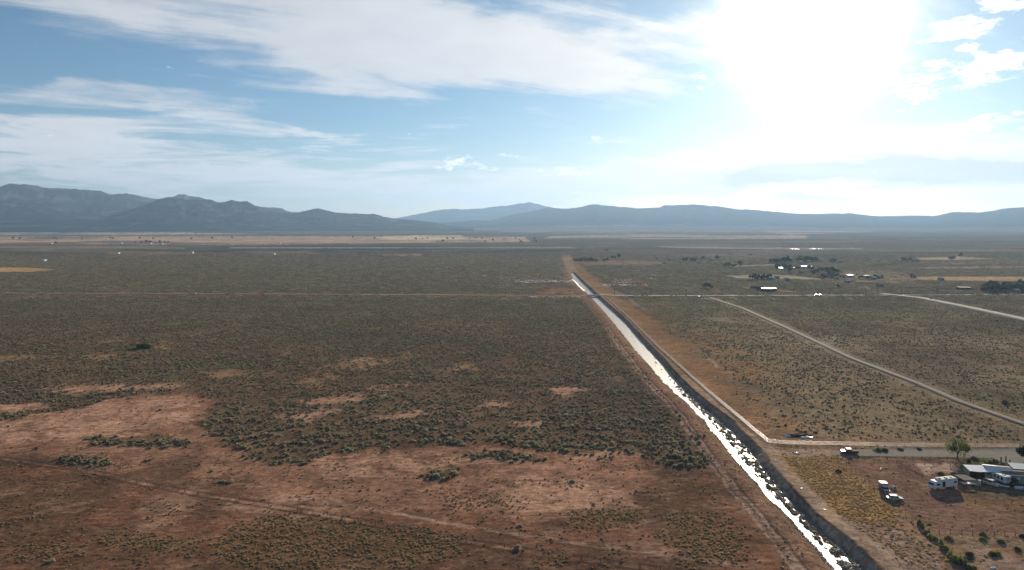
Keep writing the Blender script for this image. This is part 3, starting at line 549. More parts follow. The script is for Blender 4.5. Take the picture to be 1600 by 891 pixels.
M_asph = road_mat('old_asphalt', (.10, .088, .072), (.155, .135, .11), 1.0); M_asph2 = road_mat('worn_asphalt', (.135, .125, .105), (.20, .18, .145), 1.0); M_dirt = road_mat('packed_dirt', (.27, .20, .15), (.38, .29, .21), .95)
M_far = road_mat('pale_worn_asphalt', (.24, .22, .19), (.33, .30, .26), 1.0)
def resample(pts, step):
    out = [];
    for (x0, y0), (x1, y1) in zip(pts[:-1], pts[1:]):
        n = max(1, int(math.hypot(x1 - x0, y1 - y0) / step))
        out += [(x0 + (x1 - x0) * k / n, y0 + (y1 - y0) * k / n) for k in range(n)]
    return out + [pts[-1]]
def ribbon(name, pts, width, m, lift=.09, step=6, wob=.0, z=None):
    p = np.array(resample(pts, step)); d = np.gradient(p, axis=0); d /= np.hypot(d[:, 0], d[:, 1])[:, None]; nrm = np.stack([-d[:, 1], d[:, 0]], 1)
    wv = width / 2 * (1 + wob * fbm(p[:, 0], p[:, 1], 8, 3, .6, 61)); off = np.array([-1.0, -.97, 0, .97, 1.0])
    X_ = p[:, 0:1] + nrm[:, 0:1] * wv[:, None] * off; Y_ = p[:, 1:2] + nrm[:, 1:2] * wv[:, None] * off
    Zc = ground_h(p[:, 0], p[:, 1])[:, None] if z is None else z
    Z_ = Zc + np.array([[-.25, lift, lift + .03, lift, -.25]]) + X_ * 0
    o = link(name, grid_mesh(name, X_, Y_, Z_, smooth=False)); o.data.materials.append(m); return tag(o, kind='structure')
ribbon('dirt_road', [gp(-900, 455), gp(0, 458.3), gp(500, 460.2), gp(905, 462.3)], 5.5, M_dirt, .2, 14, .2)
ribbon('dirt_road', [gp(905, 462.3), gp(916, 462.2)], 7, M_dirt, .16, 6)
ribbon('paved_road', [gp(938, 462.2), gp(1100, 462.4), gp(1400, 461.6), gp(1620, 461), gp(2300, 459)], 10, M_far, .22, 14)
ribbon('paved_road', PAVED, 4.8, M_asph, .10, 5, .05)
ribbon('paved_road', [gp(1375, 459), gp(1440, 466), gp(1520, 482), gp(1640, 508), gp(1900, 560)], 13, M_far, .25, 10)
bm = bmesh.new(); rp = [gp(*q) for q in ROAD_POLY]; rv = [bm.verts.new((x, y, .05)) for x, y in rp]; fc_ = bm.faces.new(rv); bmesh.ops.triangulate(bm, faces=[fc_]); bmesh.ops.recalc_face_normals(bm, faces=bm.faces)
me = bpy.data.meshes.new('asphalt_apron'); bm.to_mesh(me); bm.free(); o = link('asphalt_apron', me); me.materials.append(M_asph2); tag(o, kind='structure')
# flood water standing in the sage beside the canal
bm = bmesh.new(); rp_ = random.Random(3)
def pool(px, py, wpx, hm):
    x, y = gp(px, py, .3); sx = wpx * .62 * y / F; hm = hm * 1.15; n = 9; a0 = rp_.random() * 6
    vs = [bm.verts.new((x + sx * math.cos(a0 + 6.283 * k / n) * rp_.uniform(.55, 1.1), y + hm * math.sin(a0 + 6.283 * k / n) * rp_.uniform(.55, 1.1), .42)) for k in range(n)]
    f = bm.faces.new(vs); f.normal_update()
    if f.normal.z < 0: f.normal_flip()
for (x0, x1, y0, y1, n, wmin, wmax, hm) in [(665, 722, 418.6, 420.6, 26, .8, 3, 5), (753, 760, 421.5, 423, 4, 1, 3, 5), (754, 761, 430.5, 431.8, 4, 1.5, 3, 5), (764, 806, 432, 438.5, 22, .7, 2.5, 4), (803, 850, 437.5, 441, 46, 1, 4, 4.5),
        (815, 846, 441, 442, 12, 6, 12, 4), (846, 893, 438, 441, 42, 1.2, 6, 4.5), (815, 890, 432, 437.5, 34, .6, 2, 4), (780, 796, 445.5, 447.2, 7, 1, 2.5, 4), (824, 846, 463.4, 464.8, 12, 3, 8, 2.2), (840, 906, 463.6, 464.6, 26, 2, 6, 1.6),
        (942, 962, 444.6, 446.6, 12, 1.5, 4, 3.5), (965, 1012, 444.8, 446.2, 26, 1.5, 5, 3), (955, 992, 436.5, 442.8, 34, .8, 2.6, 3.6), (1016, 1024, 427, 436.5, 11, .8, 2.5, 3.4), (1198, 1250, 405, 407, 0, 1, 2, 3), (1232, 1250, 388.6, 389.4, 8, 1, 3, 4), (1262, 1292, 388.6, 389.4, 10, 1, 3, 4), (1328, 1334, 388, 388.6, 3, 1, 2, 4)]:
    for k in range(n): pool(rp_.uniform(x0, x1), rp_.uniform(y0, y1), rp_.uniform(wmin, wmax), hm * rp_.uniform(.5, 1.1))
me = bpy.data.meshes.new('flood_water'); bm.to_mesh(me); bm.free(); fw = link('flood_water', me); M_pool = water_mat('pool_water', 1.2, .45, (.5, .5, .47, 1)); me.materials.append(M_pool); tag(fw, kind='stuff')
ribbon('side_ditch_water', [gp(893, 437), gp(899, 442), gp(904, 448), gp(912, 455)], 3.2, M_pool, .20, 6, .4)

# ------------------------------------------------------------------ plants
def leafmat(name, a, b_, trans=.3, rnd=.35):
    m = bpy.data.materials.new(name); m.use_nodes = True; T = NT(m.node_tree); T.n.clear()
    out = T.add('ShaderNodeOutputMaterial'); tc = T.add('ShaderNodeTexCoord'); oi = T.add('ShaderNodeObjectInfo')
    n = T.noise(tc.outputs['Object'], 2.2, 3, .6); f = T.math('ADD', T.math('MULTIPLY', n, .8), T.math('MULTIPLY', T.math('SUBTRACT', oi.outputs['Random'], .45), 1.3), clamp=True)
    c = T.mix(f, a + (1,), b_ + (1,)); g = T.add('ShaderNodeNewGeometry')
    d = T.add('ShaderNodeBsdfDiffuse'); T.l.new(c, d.inputs[0]); t = T.add('ShaderNodeBsdfTranslucent'); T.l.new(c, t.inputs[0])
    mx = T.add('ShaderNodeMixShader'); mx.inputs[0].default_value = trans; T.l.new(d.outputs[0], mx.inputs[1]); T.l.new(t.outputs[0], mx.inputs[2]); T.l.new(mx.outputs[0], out.inputs[0]); return m
M_sage = leafmat('sage_leaf', (.24, .21, .14), (.47, .43, .27), .50); M_twig = mat('dry_twig', (.17, .125, .085), .95, var=.3)
M_tuss = leafmat('dry_tussock', (.33, .23, .12), (.46, .37, .19), .5); M_green = leafmat('willow_leaf', (.16, .19, .06), (.34, .36, .13), .5); M_tree = leafmat('cottonwood_leaf', (.07, .10, .035), (.17, .20, .07), .45)
M_dark = leafmat('juniper_leaf', (.04, .055, .025), (.09, .105, .045), .2); M_bark = mat('bark', (.11, .08, .06), .95, var=.3, scale=8, bump=.02); M_yelb = leafmat('rabbitbrush_leaf', (.22, .20, .05), (.42, .33, .08), .35); M_shrub = leafmat('greasewood_leaf', (.07, .10, .035), (.14, .17, .06), .25)
def mesh_from(name, V, Fc, mats, mi=None):
    me = bpy.data.meshes.new(name); me.from_pydata(V, [], Fc)
    for m in mats: me.materials.append(m)
    if mi is not None: me.polygons.foreach_set('material_index', mi)
    me.update(); return me
def bush_mesh(name, seed, r, h, n, leaf, m, lumps=5, flat=.9, core=True):
    q = random.Random(seed); V = []; Fc = []; mi = []
    L = [(q.uniform(0, 6.28), q.uniform(.0, .55) * r, q.uniform(.45, .75)) for _ in range(lumps)]
    if core:
        k = 6; b0 = len(V)
        for ring, (rr, zz_) in enumerate([(.70, .0), (.72, .35), (.42, .62)]):
            for i in range(k):
                a = 6.283 * i / k; V.append((r * rr * math.cos(a) * q.uniform(.8, 1.1), r * rr * math.sin(a) * q.uniform(.8, 1.1), h * zz_ * q.uniform(.85, 1.1)))
        V.append((0, 0, h * .72))
        for ring in range(2):
            for i in range(k): Fc.append((b0 + ring * k + i, b0 + ring * k + (i + 1) % k, b0 + (ring + 1) * k + (i + 1) % k, b0 + (ring + 1) * k + i)); mi.append(1)
        for i in range(k): Fc.append((b0 + 2 * k + i, b0 + 2 * k + (i + 1) % k, b0 + 3 * k)); mi.append(1)
    for i in range(n):
        a0, rr, lr = q.choice(L); cx, cy = rr * math.cos(a0), rr * math.sin(a0)
        a = q.uniform(0, 6.283); z = q.uniform(-.1, 1) ** 1.0; s = math.sqrt(max(0, 1 - z * z)); d = Vector((math.cos(a) * s, math.sin(a) * s, max(z, 0)))
        sh = q.uniform(.72, 1.06); p = Vector((cx + d.x * r * lr * sh, cy + d.y * r * lr * sh, .06 * h + d.z * h * sh * (.65 + .5 * lr) * flat))
        nn_ = (d + Vector((q.gauss(0, .4), q.gauss(0, .4), q.gauss(0, .4)))).normalized(); t = nn_.orthogonal().normalized(); t.rotate(Matrix.Rotation(q.uniform(0, 6.28), 3, nn_)); b = nn_.cross(t)
        l = leaf * q.uniform(.6, 1.3); i0 = len(V)
        for u, v in ((-.5, -.4), (.5, -.4), (q.uniform(-.3, .3), .7)):
            pp = p + t * u * l + b * v * l; V.append((pp.x, pp.y, max(pp.z, .01)))
        Fc.append((i0, i0 + 1, i0 + 2)); mi.append(0)
    return mesh_from(name, V, Fc, [m, M_twig], mi)
M_dead = leafmat('dead_brush', (.16, .11, .075), (.33, .25, .17), .4)
SAGE_M = [bush_mesh('sagebrush', 100 + i, (.60, .52, .66, .60, .48)[i], (.50, .62, .40, .46, .40)[i], (96, 80, 110, 90, 60)[i], .25, M_dead if i == 4 else M_sage, 4 + i % 3) for i in range(5)]
TUS_M = [bush_mesh('grass_tussock', 200 + i, .30, .20, 34, .17, M_tuss, 3) for i in range(3)]
def patch_mesh(name, seed, m):
    q = random.Random(seed); V = []; Fc = []; mi = []
    for k in range(11):
        src = SAGE_M[q.randrange(5)]; s = q.uniform(.8, 1.7); x, y = q.uniform(-3.4, 3.4), q.uniform(-3.4, 3.4); b0 = len(V); a = q.uniform(0, 6.28); ca_, sa = math.cos(a) * s, math.sin(a) * s
        V += [(x + v.co.x * ca_ - v.co.y * sa, y + v.co.x * sa + v.co.y * ca_, v.co.z * s * 1.05) for v in src.vertices]
        for j, p in enumerate(src.polygons):
            if p.material_index == 0 and j % 3: continue
            Fc.append(tuple(b0 + u for u in p.vertices)); mi.append(p.material_index)
    return mesh_from(name, V, Fc, [m, M_twig], mi)
PATCH_M = [patch_mesh('sagebrush_clump', 300 + i, M_sage) for i in range(4)]
def jgrid(y0, y1, sp):
    pts = []
    nb = 6; ed = np.linspace(y0, y1, nb + 1)
    for a, b in zip(ed[:-1], ed[1:]):
        Wd = .72 * b + 8; xs = np.arange(-Wd, Wd, sp); ys = np.arange(a, b, sp); gx, gy = np.meshgrid(xs, ys)
        pts.append(np.stack([gx.ravel(), gy.ravel()], 1))
    p = np.concatenate(pts); return p + rng.uniform(-.5, .5, p.shape) * sp
def veto(x, y):
    px, py = proj(x, y)
    v = (x > XL(y) - 2.5) & (x < XT(y) + 8) & (y < YEND + 10)
    v |= (x > XL(y) - 13) & (x < XT(y) + 30) & (rng.random(x.shape) < np.where(x < XL(y), .85, .74))
    v |= line_d(x, y, PAVED) < 4 + 4 * rng.random(x.shape); v |= poly_sd(px, py, ROAD_POLY) > -3; v |= (np.abs(py - (458.5 + (px / 905) * 4)) < .42) & (px < 930); v |= (np.abs(py - 462.2 - .25) < .6) & (px > 930)
    v |= poly_sd(px, py, [(1200, 700), (1312, 714), (2000, 716), (2000, 834), (1452, 836), (1400, 800), (1440, 891), (1300, 891)]) > 0
    v |= line_d(x, y, [gp(1375, 459), gp(1440, 466), gp(1520, 482), gp(1640, 508), gp(1900, 560)]) < 6
    return v
P = jgrid(166, 760, 1.08); x, y = P[:, 0], P[:, 1]
ok = (x > -.70 * y - 6) & (x < .70 * y + 6); P = P[ok]; x, y = P[:, 0], P[:, 1]
px, py, wx, wy, s, t, bare = cover(x, y)
sv = 1 + .45 * fbm(x, y, 45, 3, .6, 54); drain = sst(np.abs(fbm(x, y, 75, 4, .6, 55)), .02, .09) * .6 + .4
cl = sst(fbm(x, y, 4.5, 3, .6, 51), -.35, .4) * sst(fbm(x, y, 13, 3, .6, 53), -.6, .0)
edge = sst(s, .15, .7)
keep = (rng.random(len(x)) < edge * np.clip(.12 + .88 * cl, 0, 1) * .84 * drain * np.where(x > XL(y), .7 * s + .22, 1)) & ~veto(x, y)
stray = (rng.random(len(x)) < .0012) & (py > 600) & ~veto(x, y) & (px < 1150) & ~keep
sv = 1 + .45 * fbm(x, y, 45, 3, .6, 54); drain = sst(np.abs(fbm(x, y, 75, 4, .6, 55)), .02, .09) * .6 + .4
size = sv * np.where(x < XL(y), (.55 + .95 * rng.random(len(x)) ** 1.8) * (1 + .35 * sst(py, 600, 700)), .42 + .95 * rng.random(len(x)) ** 2.2) * (1 - .15 * sst(py, 520, 470))
keep = keep | stray
SX = np.stack([x[keep], y[keep], size[keep]], 1)
# a few larger stands that can be made out one by one in the photograph
HAND = []
hr = random.Random(21)
for (x0, y0, x1, y1, n, sp, sc0, sc1) in [(140, 692, 300, 692, 40, 4, 1.2, 1.9), (98, 721, 176, 721, 26, 3, 1.1, 1.8), (672, 744, 716, 742, 12, 4, 1.1, 2.0), (728, 712, 770, 711, 10, 2, 1.1, 1.7), (775, 714, 822, 714, 14, 4, 1.1, 2.0), (1042, 728, 1110, 716, 24, 7, 1.2, 2.2),
        (345, 755, 370, 752, 6, 3, 1.2, 1.9), (225, 722, 240, 720, 3, 2, 1.1, 1.6), (332, 736, 336, 735, 1, 1, 1.5, 1.6), (950, 708, 1040, 712, 20, 6, 1.0, 1.6), (1080, 682, 1100, 690, 8, 5, 1.3, 2.1), (640, 668, 720, 690, 20, 8, 1.2, 1.9), (1240, 672, 1300, 676, 7, 5, 1.2, 1.8), (885, 712, 960, 716, 12, 4, 1, 1.6), (540, 760, 600, 770, 3, 4, .8, 1.1)]:
    for k in range(n):
        u = hr.random(); gx_, gy_ = gp(x0 + (x1 - x0) * u + hr.gauss(0, 2), y0 + (y1 - y0) * u + hr.gauss(0, sp * .55)); HAND.append((gx_, gy_, hr.uniform(sc0, sc1)))
HAND = np.array(HAND)
STANDS = [(40, 'long brush stand on the pink flat at the left'), (26, 'short brush stand just above the wire fence at left'), (12, 'lone green clump on bare soil below the middle'), (10, 'left one of two small clumps below the big scrub'),
          (14, 'right one of two small clumps below the big scrub'), (24, 'ragged stand beside the canal track'), (6, 'little clump alone on bare soil left of centre'), (3, 'tiny clump right of the short stand at the left'), (1, 'bare red slope above the fence'), (20, 'loose row at the lower right edge of the big scrub'),
          (8, 'dark clump by the canal track below the bend'), (20, 'lower fringe of the big scrub'), (7, 'few bushes behind the pale mesh fence'), (12, 'thin row on the pink soil below the big scrub'), (3, 'three low bushes on the middle flat')]
_sid = np.repeat(np.arange(len(STANDS)), [q[0] for q in STANDS])
def bush_label(k, bx, by, bs):
    how = 'large' if bs > 1.75 else ('middling' if bs > 1.4 else 'small')
    if k < len(_sid): place = STANDS[_sid[k]][1]; where = 'in the ' + place
    else:
        qx, qy = proj(bx, by)
        if qx > 1160: where = 'among the scrub east of the canal'
        elif bx > XL(by) - 30: where = 'scattered beside the tracks west of the canal'
        else: where = 'on the ' + ('lower red slope' if qy > 800 else 'pale flats' if qy > 725 else 'rim of the big scrub') + (' at the left' if qx < 400 else ' in the middle' if qx < 800 else ' near the canal')
    return how + ' sagebrush ' + where, 'sagebrush: ' + how + ' ones ' + where
SX = np.concatenate([HAND, SX])
vis = SX[:, 2] / SX[:, 1]
pxs, pys = proj(SX[:, 0], SX[:, 1]); inv = (pxs > 3) & (pxs < 1597) & (pys < 888)
order = np.argsort(-(vis + np.where(np.arange(len(SX)) < len(HAND), .004, 0)) * inv)
IND, REST = order[:300], order[300:]
first = [None] * 5
for n_, k in enumerate(IND):
    v = n_ % 5; bx, by, bs = SX[k]
    o = link('sagebrush', SAGE_M[v], None, (bx, by, gz(bx, by) - .02), rng.uniform(0, 6.28)); o.scale = (bs, bs * rng.uniform(.85, 1.15), bs * rng.uniform(.85, 1.1))
    lab, gr_ = bush_label(k, bx, by, bs); tag(o, lab, 'shrub', gr_)
    if first[v] is None: first[v] = o
    o['category'] = 'shrub'
def scatter(name, pts, protos, zoff=0.0):
    """points -> instances of the given objects"""
    me = bpy.data.meshes.new(name); n = len(pts); me.vertices.add(n)
    z = ground_h(pts[:, 0], pts[:, 1]) + zoff
    me.vertices.foreach_set('co', np.stack([pts[:, 0], pts[:, 1], z], 1).astype(np.float32).ravel())
    for nm, dt, arr in (('size', 'FLOAT', pts[:, 2]), ('turn', 'FLOAT', rng.uniform(0, 6.28, n)), ('kind_index', 'INT', rng.integers(0, len(protos), n))):
        a = me.attributes.new(nm, dt, 'POINT'); a.data.foreach_set('value', arr.astype(np.float32 if dt == 'FLOAT' else np.int32))
    ng = bpy.data.node_groups.new(name, 'GeometryNodeTree'); ng.interface.new_socket('Geometry', in_out='INPUT', socket_type='NodeSocketGeometry'); ng.interface.new_socket('Geometry', in_out='OUTPUT', socket_type='NodeSocketGeometry')
    N = ng.nodes; L = ng.links; gi = N.new('NodeGroupInput'); go = N.new('NodeGroupOutput'); iop = N.new('GeometryNodeInstanceOnPoints'); jn = N.new('GeometryNodeJoinGeometry')
    for pr in reversed(protos):
        oi = N.new('GeometryNodeObjectInfo'); oi.inputs['Object'].default_value = pr; oi.inputs['As Instance'].default_value = True; L.new(oi.outputs['Geometry'], jn.inputs[0])
    def at(nm, dt):
        a = N.new('GeometryNodeInputNamedAttribute'); a.data_type = dt; a.inputs['Name'].default_value = nm; return a.outputs[0]
    L.new(gi.outputs[0], iop.inputs['Points']); L.new(jn.outputs[0], iop.inputs['Instance']); iop.inputs['Pick Instance'].default_value = True; L.new(at('kind_index', 'INT'), iop.inputs['Instance Index'])
    cx = N.new('ShaderNodeCombineXYZ'); L.new(at('turn', 'FLOAT'), cx.inputs[2]); L.new(cx.outputs[0], iop.inputs['Rotation']); L.new(at('size', 'FLOAT'), iop.inputs['Scale']); L.new(iop.outputs[0], go.inputs[0])
    o = link(name, me); md = o.modifiers.new('scatter', 'NODES'); md.node_group = ng; return tag(o, kind='stuff')
scatter('sagebrush_scrub', SX[REST], first, -.02)
# the farther plain: clumps
P = jgrid(750, 2100, 5.4); x, y = P[:, 0], P[:, 1]; ok = (np.abs(x) < .70 * y + 10); P = P[ok]; x, y = P[:, 0], P[:, 1]
px, py, wx, wy, s, t, bare = cover(x, y); keep = (rng.random(len(x)) < s * .75 * np.where(x > XL(y), .85, 1)) & ~veto(x, y) & ~((x > XL(y) - 16) & (x < XT(y) + 22) & (y < 1700)) & (rng.random(len(x)) < sst(y, 2150, 1400) * .8 + .2)
FAR = np.stack([x[keep], y[keep], rng.uniform(.75, 1.25, keep.sum())], 1)
clump_first = []
for i in range(4):
    k = i * (len(FAR) // 5); o = link('sagebrush_clump', PATCH_M[i], None, (FAR[k, 0], FAR[k, 1], 0)); tag(o, kind='stuff'); clump_first.append(o)
scatter('sagebrush_plain', FAR, clump_first, 0)
# tussocks
P = jgrid(166, 340, .70); x, y = P[:, 0], P[:, 1]; ok = (x > -.70 * y - 6) & (x < .70 * y + 6); P = P[ok]; x, y = P[:, 0], P[:, 1]
px, py, wx, wy, s, t, bare = cover(x, y); cl = sst(fbm(x, y, 2.6, 3, .6, 52), -.4, .3)
yw = sst(poly_sd(wx, wy, [(1205, 716), (1300, 711), (1345, 745), (1400, 795), (1408, 824), (1340, 822), (1290, 790), (1250, 750)]), -4, 6)
nonroad = ~((x > XL(y) - 1.5) & (x < XT(y) + 6))
keep = (rng.random(len(x)) < t * cl * .85 + .02) & nonroad & ~(poly_sd(px, py, ROAD_POLY) > -3); TS = np.stack([x[keep], y[keep], rng.uniform(.7, 1.6, keep.sum())], 1)
keep2 = (rng.random(len(x)) < yw * .55 + .25 * sst(poly_sd(wx, wy, [(1330, 820), (1440, 830), (1500, 891), (1420, 891)]), -3, 6)) & nonroad & ~keep; TY = np.stack([x[keep2], y[keep2], rng.uniform(.6, 1.3, keep2.sum())], 1)
tf = []
for i in range(3):
    gx_, gy_ = gp(450 + 60 * i, 850); o = link('grass_tussock', TUS_M[i], None, (gx_, gy_, gz(gx_, gy_))); tag(o, ['small dry grass tussock left in the tufted patch at the lower middle', 'small dry grass tussock midway in the tufted patch at the lower middle', 'small dry grass tussock right in the tufted patch at the lower middle'][i], 'grass tuft'); tf.append(o)
scatter('tussock_grass', TS, tf, 0)
M_gold = leafmat('golden_grass', (.48, .31, .13), (.66, .48, .22), .5)
gm = bush_mesh('golden_grass_tuft', 260, .42, .17, 34, .24, M_gold, 3); gx_, gy_ = gp(1330, 770); o = link('golden_grass_tuft', gm, None, (gx_, gy_, gz(gx_, gy_))); tag(o, 'golden dry grass tuft in the middle of the yellow wedge east of the canal', 'grass tuft')
scatter('golden_grass', TY, [o], 0)
# stones and mud clods of the riffle and the banks
st = [];
sr = random.Random(8)
def stone_mesh(seed):
    q = random.Random(seed); b = bmesh.new(); bmesh.ops.create_icosphere(b, subdivisions=1, radius=.5)
    for v in b.verts: v.co = Vector((v.co.x * q.uniform(.8, 1.3), v.co.y * q.uniform(.7, 1.2), v.co.z * q.uniform(.5, .7))) * q.uniform(.8, 1.15)
    me = bpy.data.meshes.new('stone'); b.to_mesh(me); b.free(); return me
M_stone = mat('wet_stone', (.25, .195, .145), .55, var=.4, scale=2)
sf = []
for i, (a, b_) in enumerate([(1168, 716), (1246, 800), (1300, 858)]):
    gx_, gy_ = gp(a, b_, ZW); me = stone_mesh(i); me.materials.append(M_stone); o = link('stone', me, None, (gx_, gy_, ZW + .02)); o.scale = (.8,) * 3
    tag(o, ['dark wet stone in the canal riffle just above the road bend', 'dark wet stone in the canal riffle beside the yellow grass wedge', 'dark wet stone in the canal riffle near the bottom of the view'][i], 'stone'); sf.append(o)
n = 20000; yv = 165 + (480 - 165) * rng.random(n) ** 1.5; u = np.where(rng.random(n) < .75, rng.normal(.68, .17, n), rng.normal(.03, .07, n)); xv = XL(yv) + (XR(yv) - XL(yv)) * u
kk = (u > -.12) & (u < 1.05) & (fbm(xv, yv * .4, 3, 3, .6, 71) > -.12); ST = np.stack([xv[kk], yv[kk], rng.uniform(.15, .7, kk.sum())], 1)
scatter('riffle_stones', ST, sf, .03)
n = 5000; yv = rng.uniform(165, 330, n); xv = np.where(rng.random(n) < .6, XT(yv) + rng.uniform(5, 18, n), XL(yv) - rng.uniform(2, 12, n)); kk = fbm(xv, yv, 5, 3, .6, 72) > .05
M_clod = mat('soil_clod', (.34, .24, .17), .95, var=.3, scale=2); cm = stone_mesh(9); cm.materials.append(M_clod); gx_, gy_ = gp(1345, 850); oc = link('soil_clod', cm, None, (gx_, gy_, gz(gx_, gy_))); oc.scale = (.6,) * 3; tag(oc, 'pale lump of dug soil on the canal track beside the rough strip', 'soil clod')
scatter('bank_clods', np.stack([xv[kk], yv[kk], rng.uniform(.15, .55, kk.sum())], 1), [oc], 0)
# ------------------------------------------------------------------ builders
class MB:
    def __init__(s): s.V = []; s.F = []
    def box(s, x0, x1, y0, y1, z0, z1, tx=0, ty=0):
        b = len(s.V)
        s.V += [(x0, y0, z0), (x1, y0, z0), (x1, y1, z0), (x0, y1, z0), (x0 + tx, y0 + ty, z1), (x1 - tx, y0 + ty, z1), (x1 - tx, y1 - ty, z1), (x0 + tx, y1 - ty, z1)]
        s.F += [(b + 3, b + 2, b + 1, b), (b + 4, b + 5, b + 6, b + 7), (b, b + 1, b + 5, b + 4), (b + 1, b + 2, b + 6, b + 5), (b + 2, b + 3, b + 7, b + 6), (b + 3, b, b + 4, b + 7)]; return s
    def prism(s, prof, y0, y1, inset=0):      # profile of (x, z) run along y
        b = len(s.V); n = len(prof); cx = sum(p[0] for p in prof) / n
        s.V += [(x, y0, z) for x, z in prof] + [(x, y1, z) for x, z in prof]
        s.F += [tuple(range(b, b + n)), tuple(reversed(range(b + n, b + 2 * n)))] + [(b + i, b + n + i, b + n + (i + 1) % n, b + (i + 1) % n) for i in range(n)]; return s
    def tube(s, p0, p1, r0, r1=None, n=6):
        r1 = r0 if r1 is None else r1; p0 = Vector(p0); p1 = Vector(p1); d = (p1 - p0).normalized(); u = d.orthogonal().normalized(); v = d.cross(u); b = len(s.V)
        for p, r in ((p0, r0), (p1, r1)):
            for i in range(n):
                a = 6.283185 * i / n; q = p + (u * math.cos(a) + v * math.sin(a)) * r; s.V.append(tuple(q))
        s.F += [(b + i, b + (i + 1) % n, b + n + (i + 1) % n, b + n + i) for i in range(n)] + [tuple(reversed(range(b, b + n))), tuple(range(b + n, b + 2 * n))]; return s
    def poly(s, pts):
        b = len(s.V); s.V += list(pts); s.F.append(tuple(range(b, b + len(pts)))); return s
    def slab(s, pts, th):                     # sloping sheet with thickness
        b = len(s.V); n = len(pts); s.V += [tuple(p) for p in pts] + [(p[0], p[1], p[2] - th) for p in pts]
        s.F += [tuple(range(b, b + n)), tuple(reversed(range(b + n, b + 2 * n)))] + [(b + i, b + n + i, b + n + (i + 1) % n, b + (i + 1) % n) for i in range(n)]; return s
    def mesh(s, name, m, bevel=0):
        me = bpy.data.meshes.new(name); me.from_pydata(s.V, [], s.F); me.materials.append(m)
        bm = bmesh.new(); bm.from_mesh(me); bmesh.ops.recalc_face_normals(bm, faces=bm.faces)
        if bevel: bmesh.ops.bevel(bm, geom=list(bm.edges), offset=bevel, segments=1, affect='EDGES', clamp_overlap=True)
        bm.to_mesh(me); bm.free(); return me
    def build(s, name, m, parent=None, bevel=0, label=None):
        o = link(name, s.mesh(name, m, bevel), parent)
        if label: o['label'] = label
        return o
def at(px, py, up=0.0):
    x, y = gp(px, py, up); return (x, y, gz(x, y))
M_white = mat('white_paint', (.74, .74, .72), .45, var=.06); M_cream = mat('cream_metal', (.60, .56, .48), .75, var=.1); M_glass = mat('dark_glass', (.02, .025, .03), .12, spec=.6, var=0); M_rubber = mat('tyre_rubber', (.025, .025, .025), .8)
M_steel = mat('bare_steel', (.62, .63, .64), .32, .9, var=.08); M_galv = mat('galvanised_roof', (.55, .57, .58), .38, .8, var=.15, scale=1.5); M_rust = mat('rusty_sheet', (.30, .15, .09), .7, .2, var=.3); M_brown = mat('brown_roofing', (.22, .165, .13), .85, var=.2)
M_greywall = mat('grey_siding', (.34, .33, .31), .8, var=.15); M_darkwood = mat('dark_boards', (.10, .075, .055), .9, var=.3); M_post = mat('weathered_post', (.16, .12, .09), .95, var=.25); M_black = mat('dark_void', (.02, .02, .02), .9)
M_maroon = mat('maroon_paint', (.16, .045, .035), .3, .25, var=.08); M_silver = mat('silver_paint', (.50, .53, .54), .28, .5, var=.05); M_red = mat('red_lamp', (.35, .02, .02), .3); M_lamp = mat('lamp_glass', (.7, .7, .68), .15); M_adobe = mat('adobe_wall', (.36, .26, .19), .9, var=.12)
M_tanwall = mat('tan_stucco', (.42, .35, .27), .9, var=.12); M_plastic = mat('white_plastic_sheet', (.8, .8, .8), .35, var=.05); M_redroof = mat('red_metal_roof', (.45, .10, .07), .35, .5); M_greyroof = mat('grey_shingle', (.19, .19, .19), .7, var=.2)
M_mesh = mat('pale_fence_mesh', (.78, .76, .70), .45, var=.08, trans=.45); M_wire = mat('fence_wire', (.30, .28, .26), .5, .6); M_pole = mat('tarred_pole', (.07, .05, .04), .9)
WHEELS = {}
def wheel(parent, x, y, r, wd=.2):
    k = (round(r, 2), wd)
    if k not in WHEELS:
        WHEELS[k] = (MB().tube((0, -wd / 2, 0), (0, wd / 2, 0), r, n=14).mesh('tyre', M_rubber), MB().tube((0, -wd / 2 - .012, 0), (0, wd / 2 + .012, 0), r * .55, n=10).mesh('rim', M_steel))
    t = link('wheel', WHEELS[k][0], parent, (x, y, r)); link('rim', WHEELS[k][1], t); return t
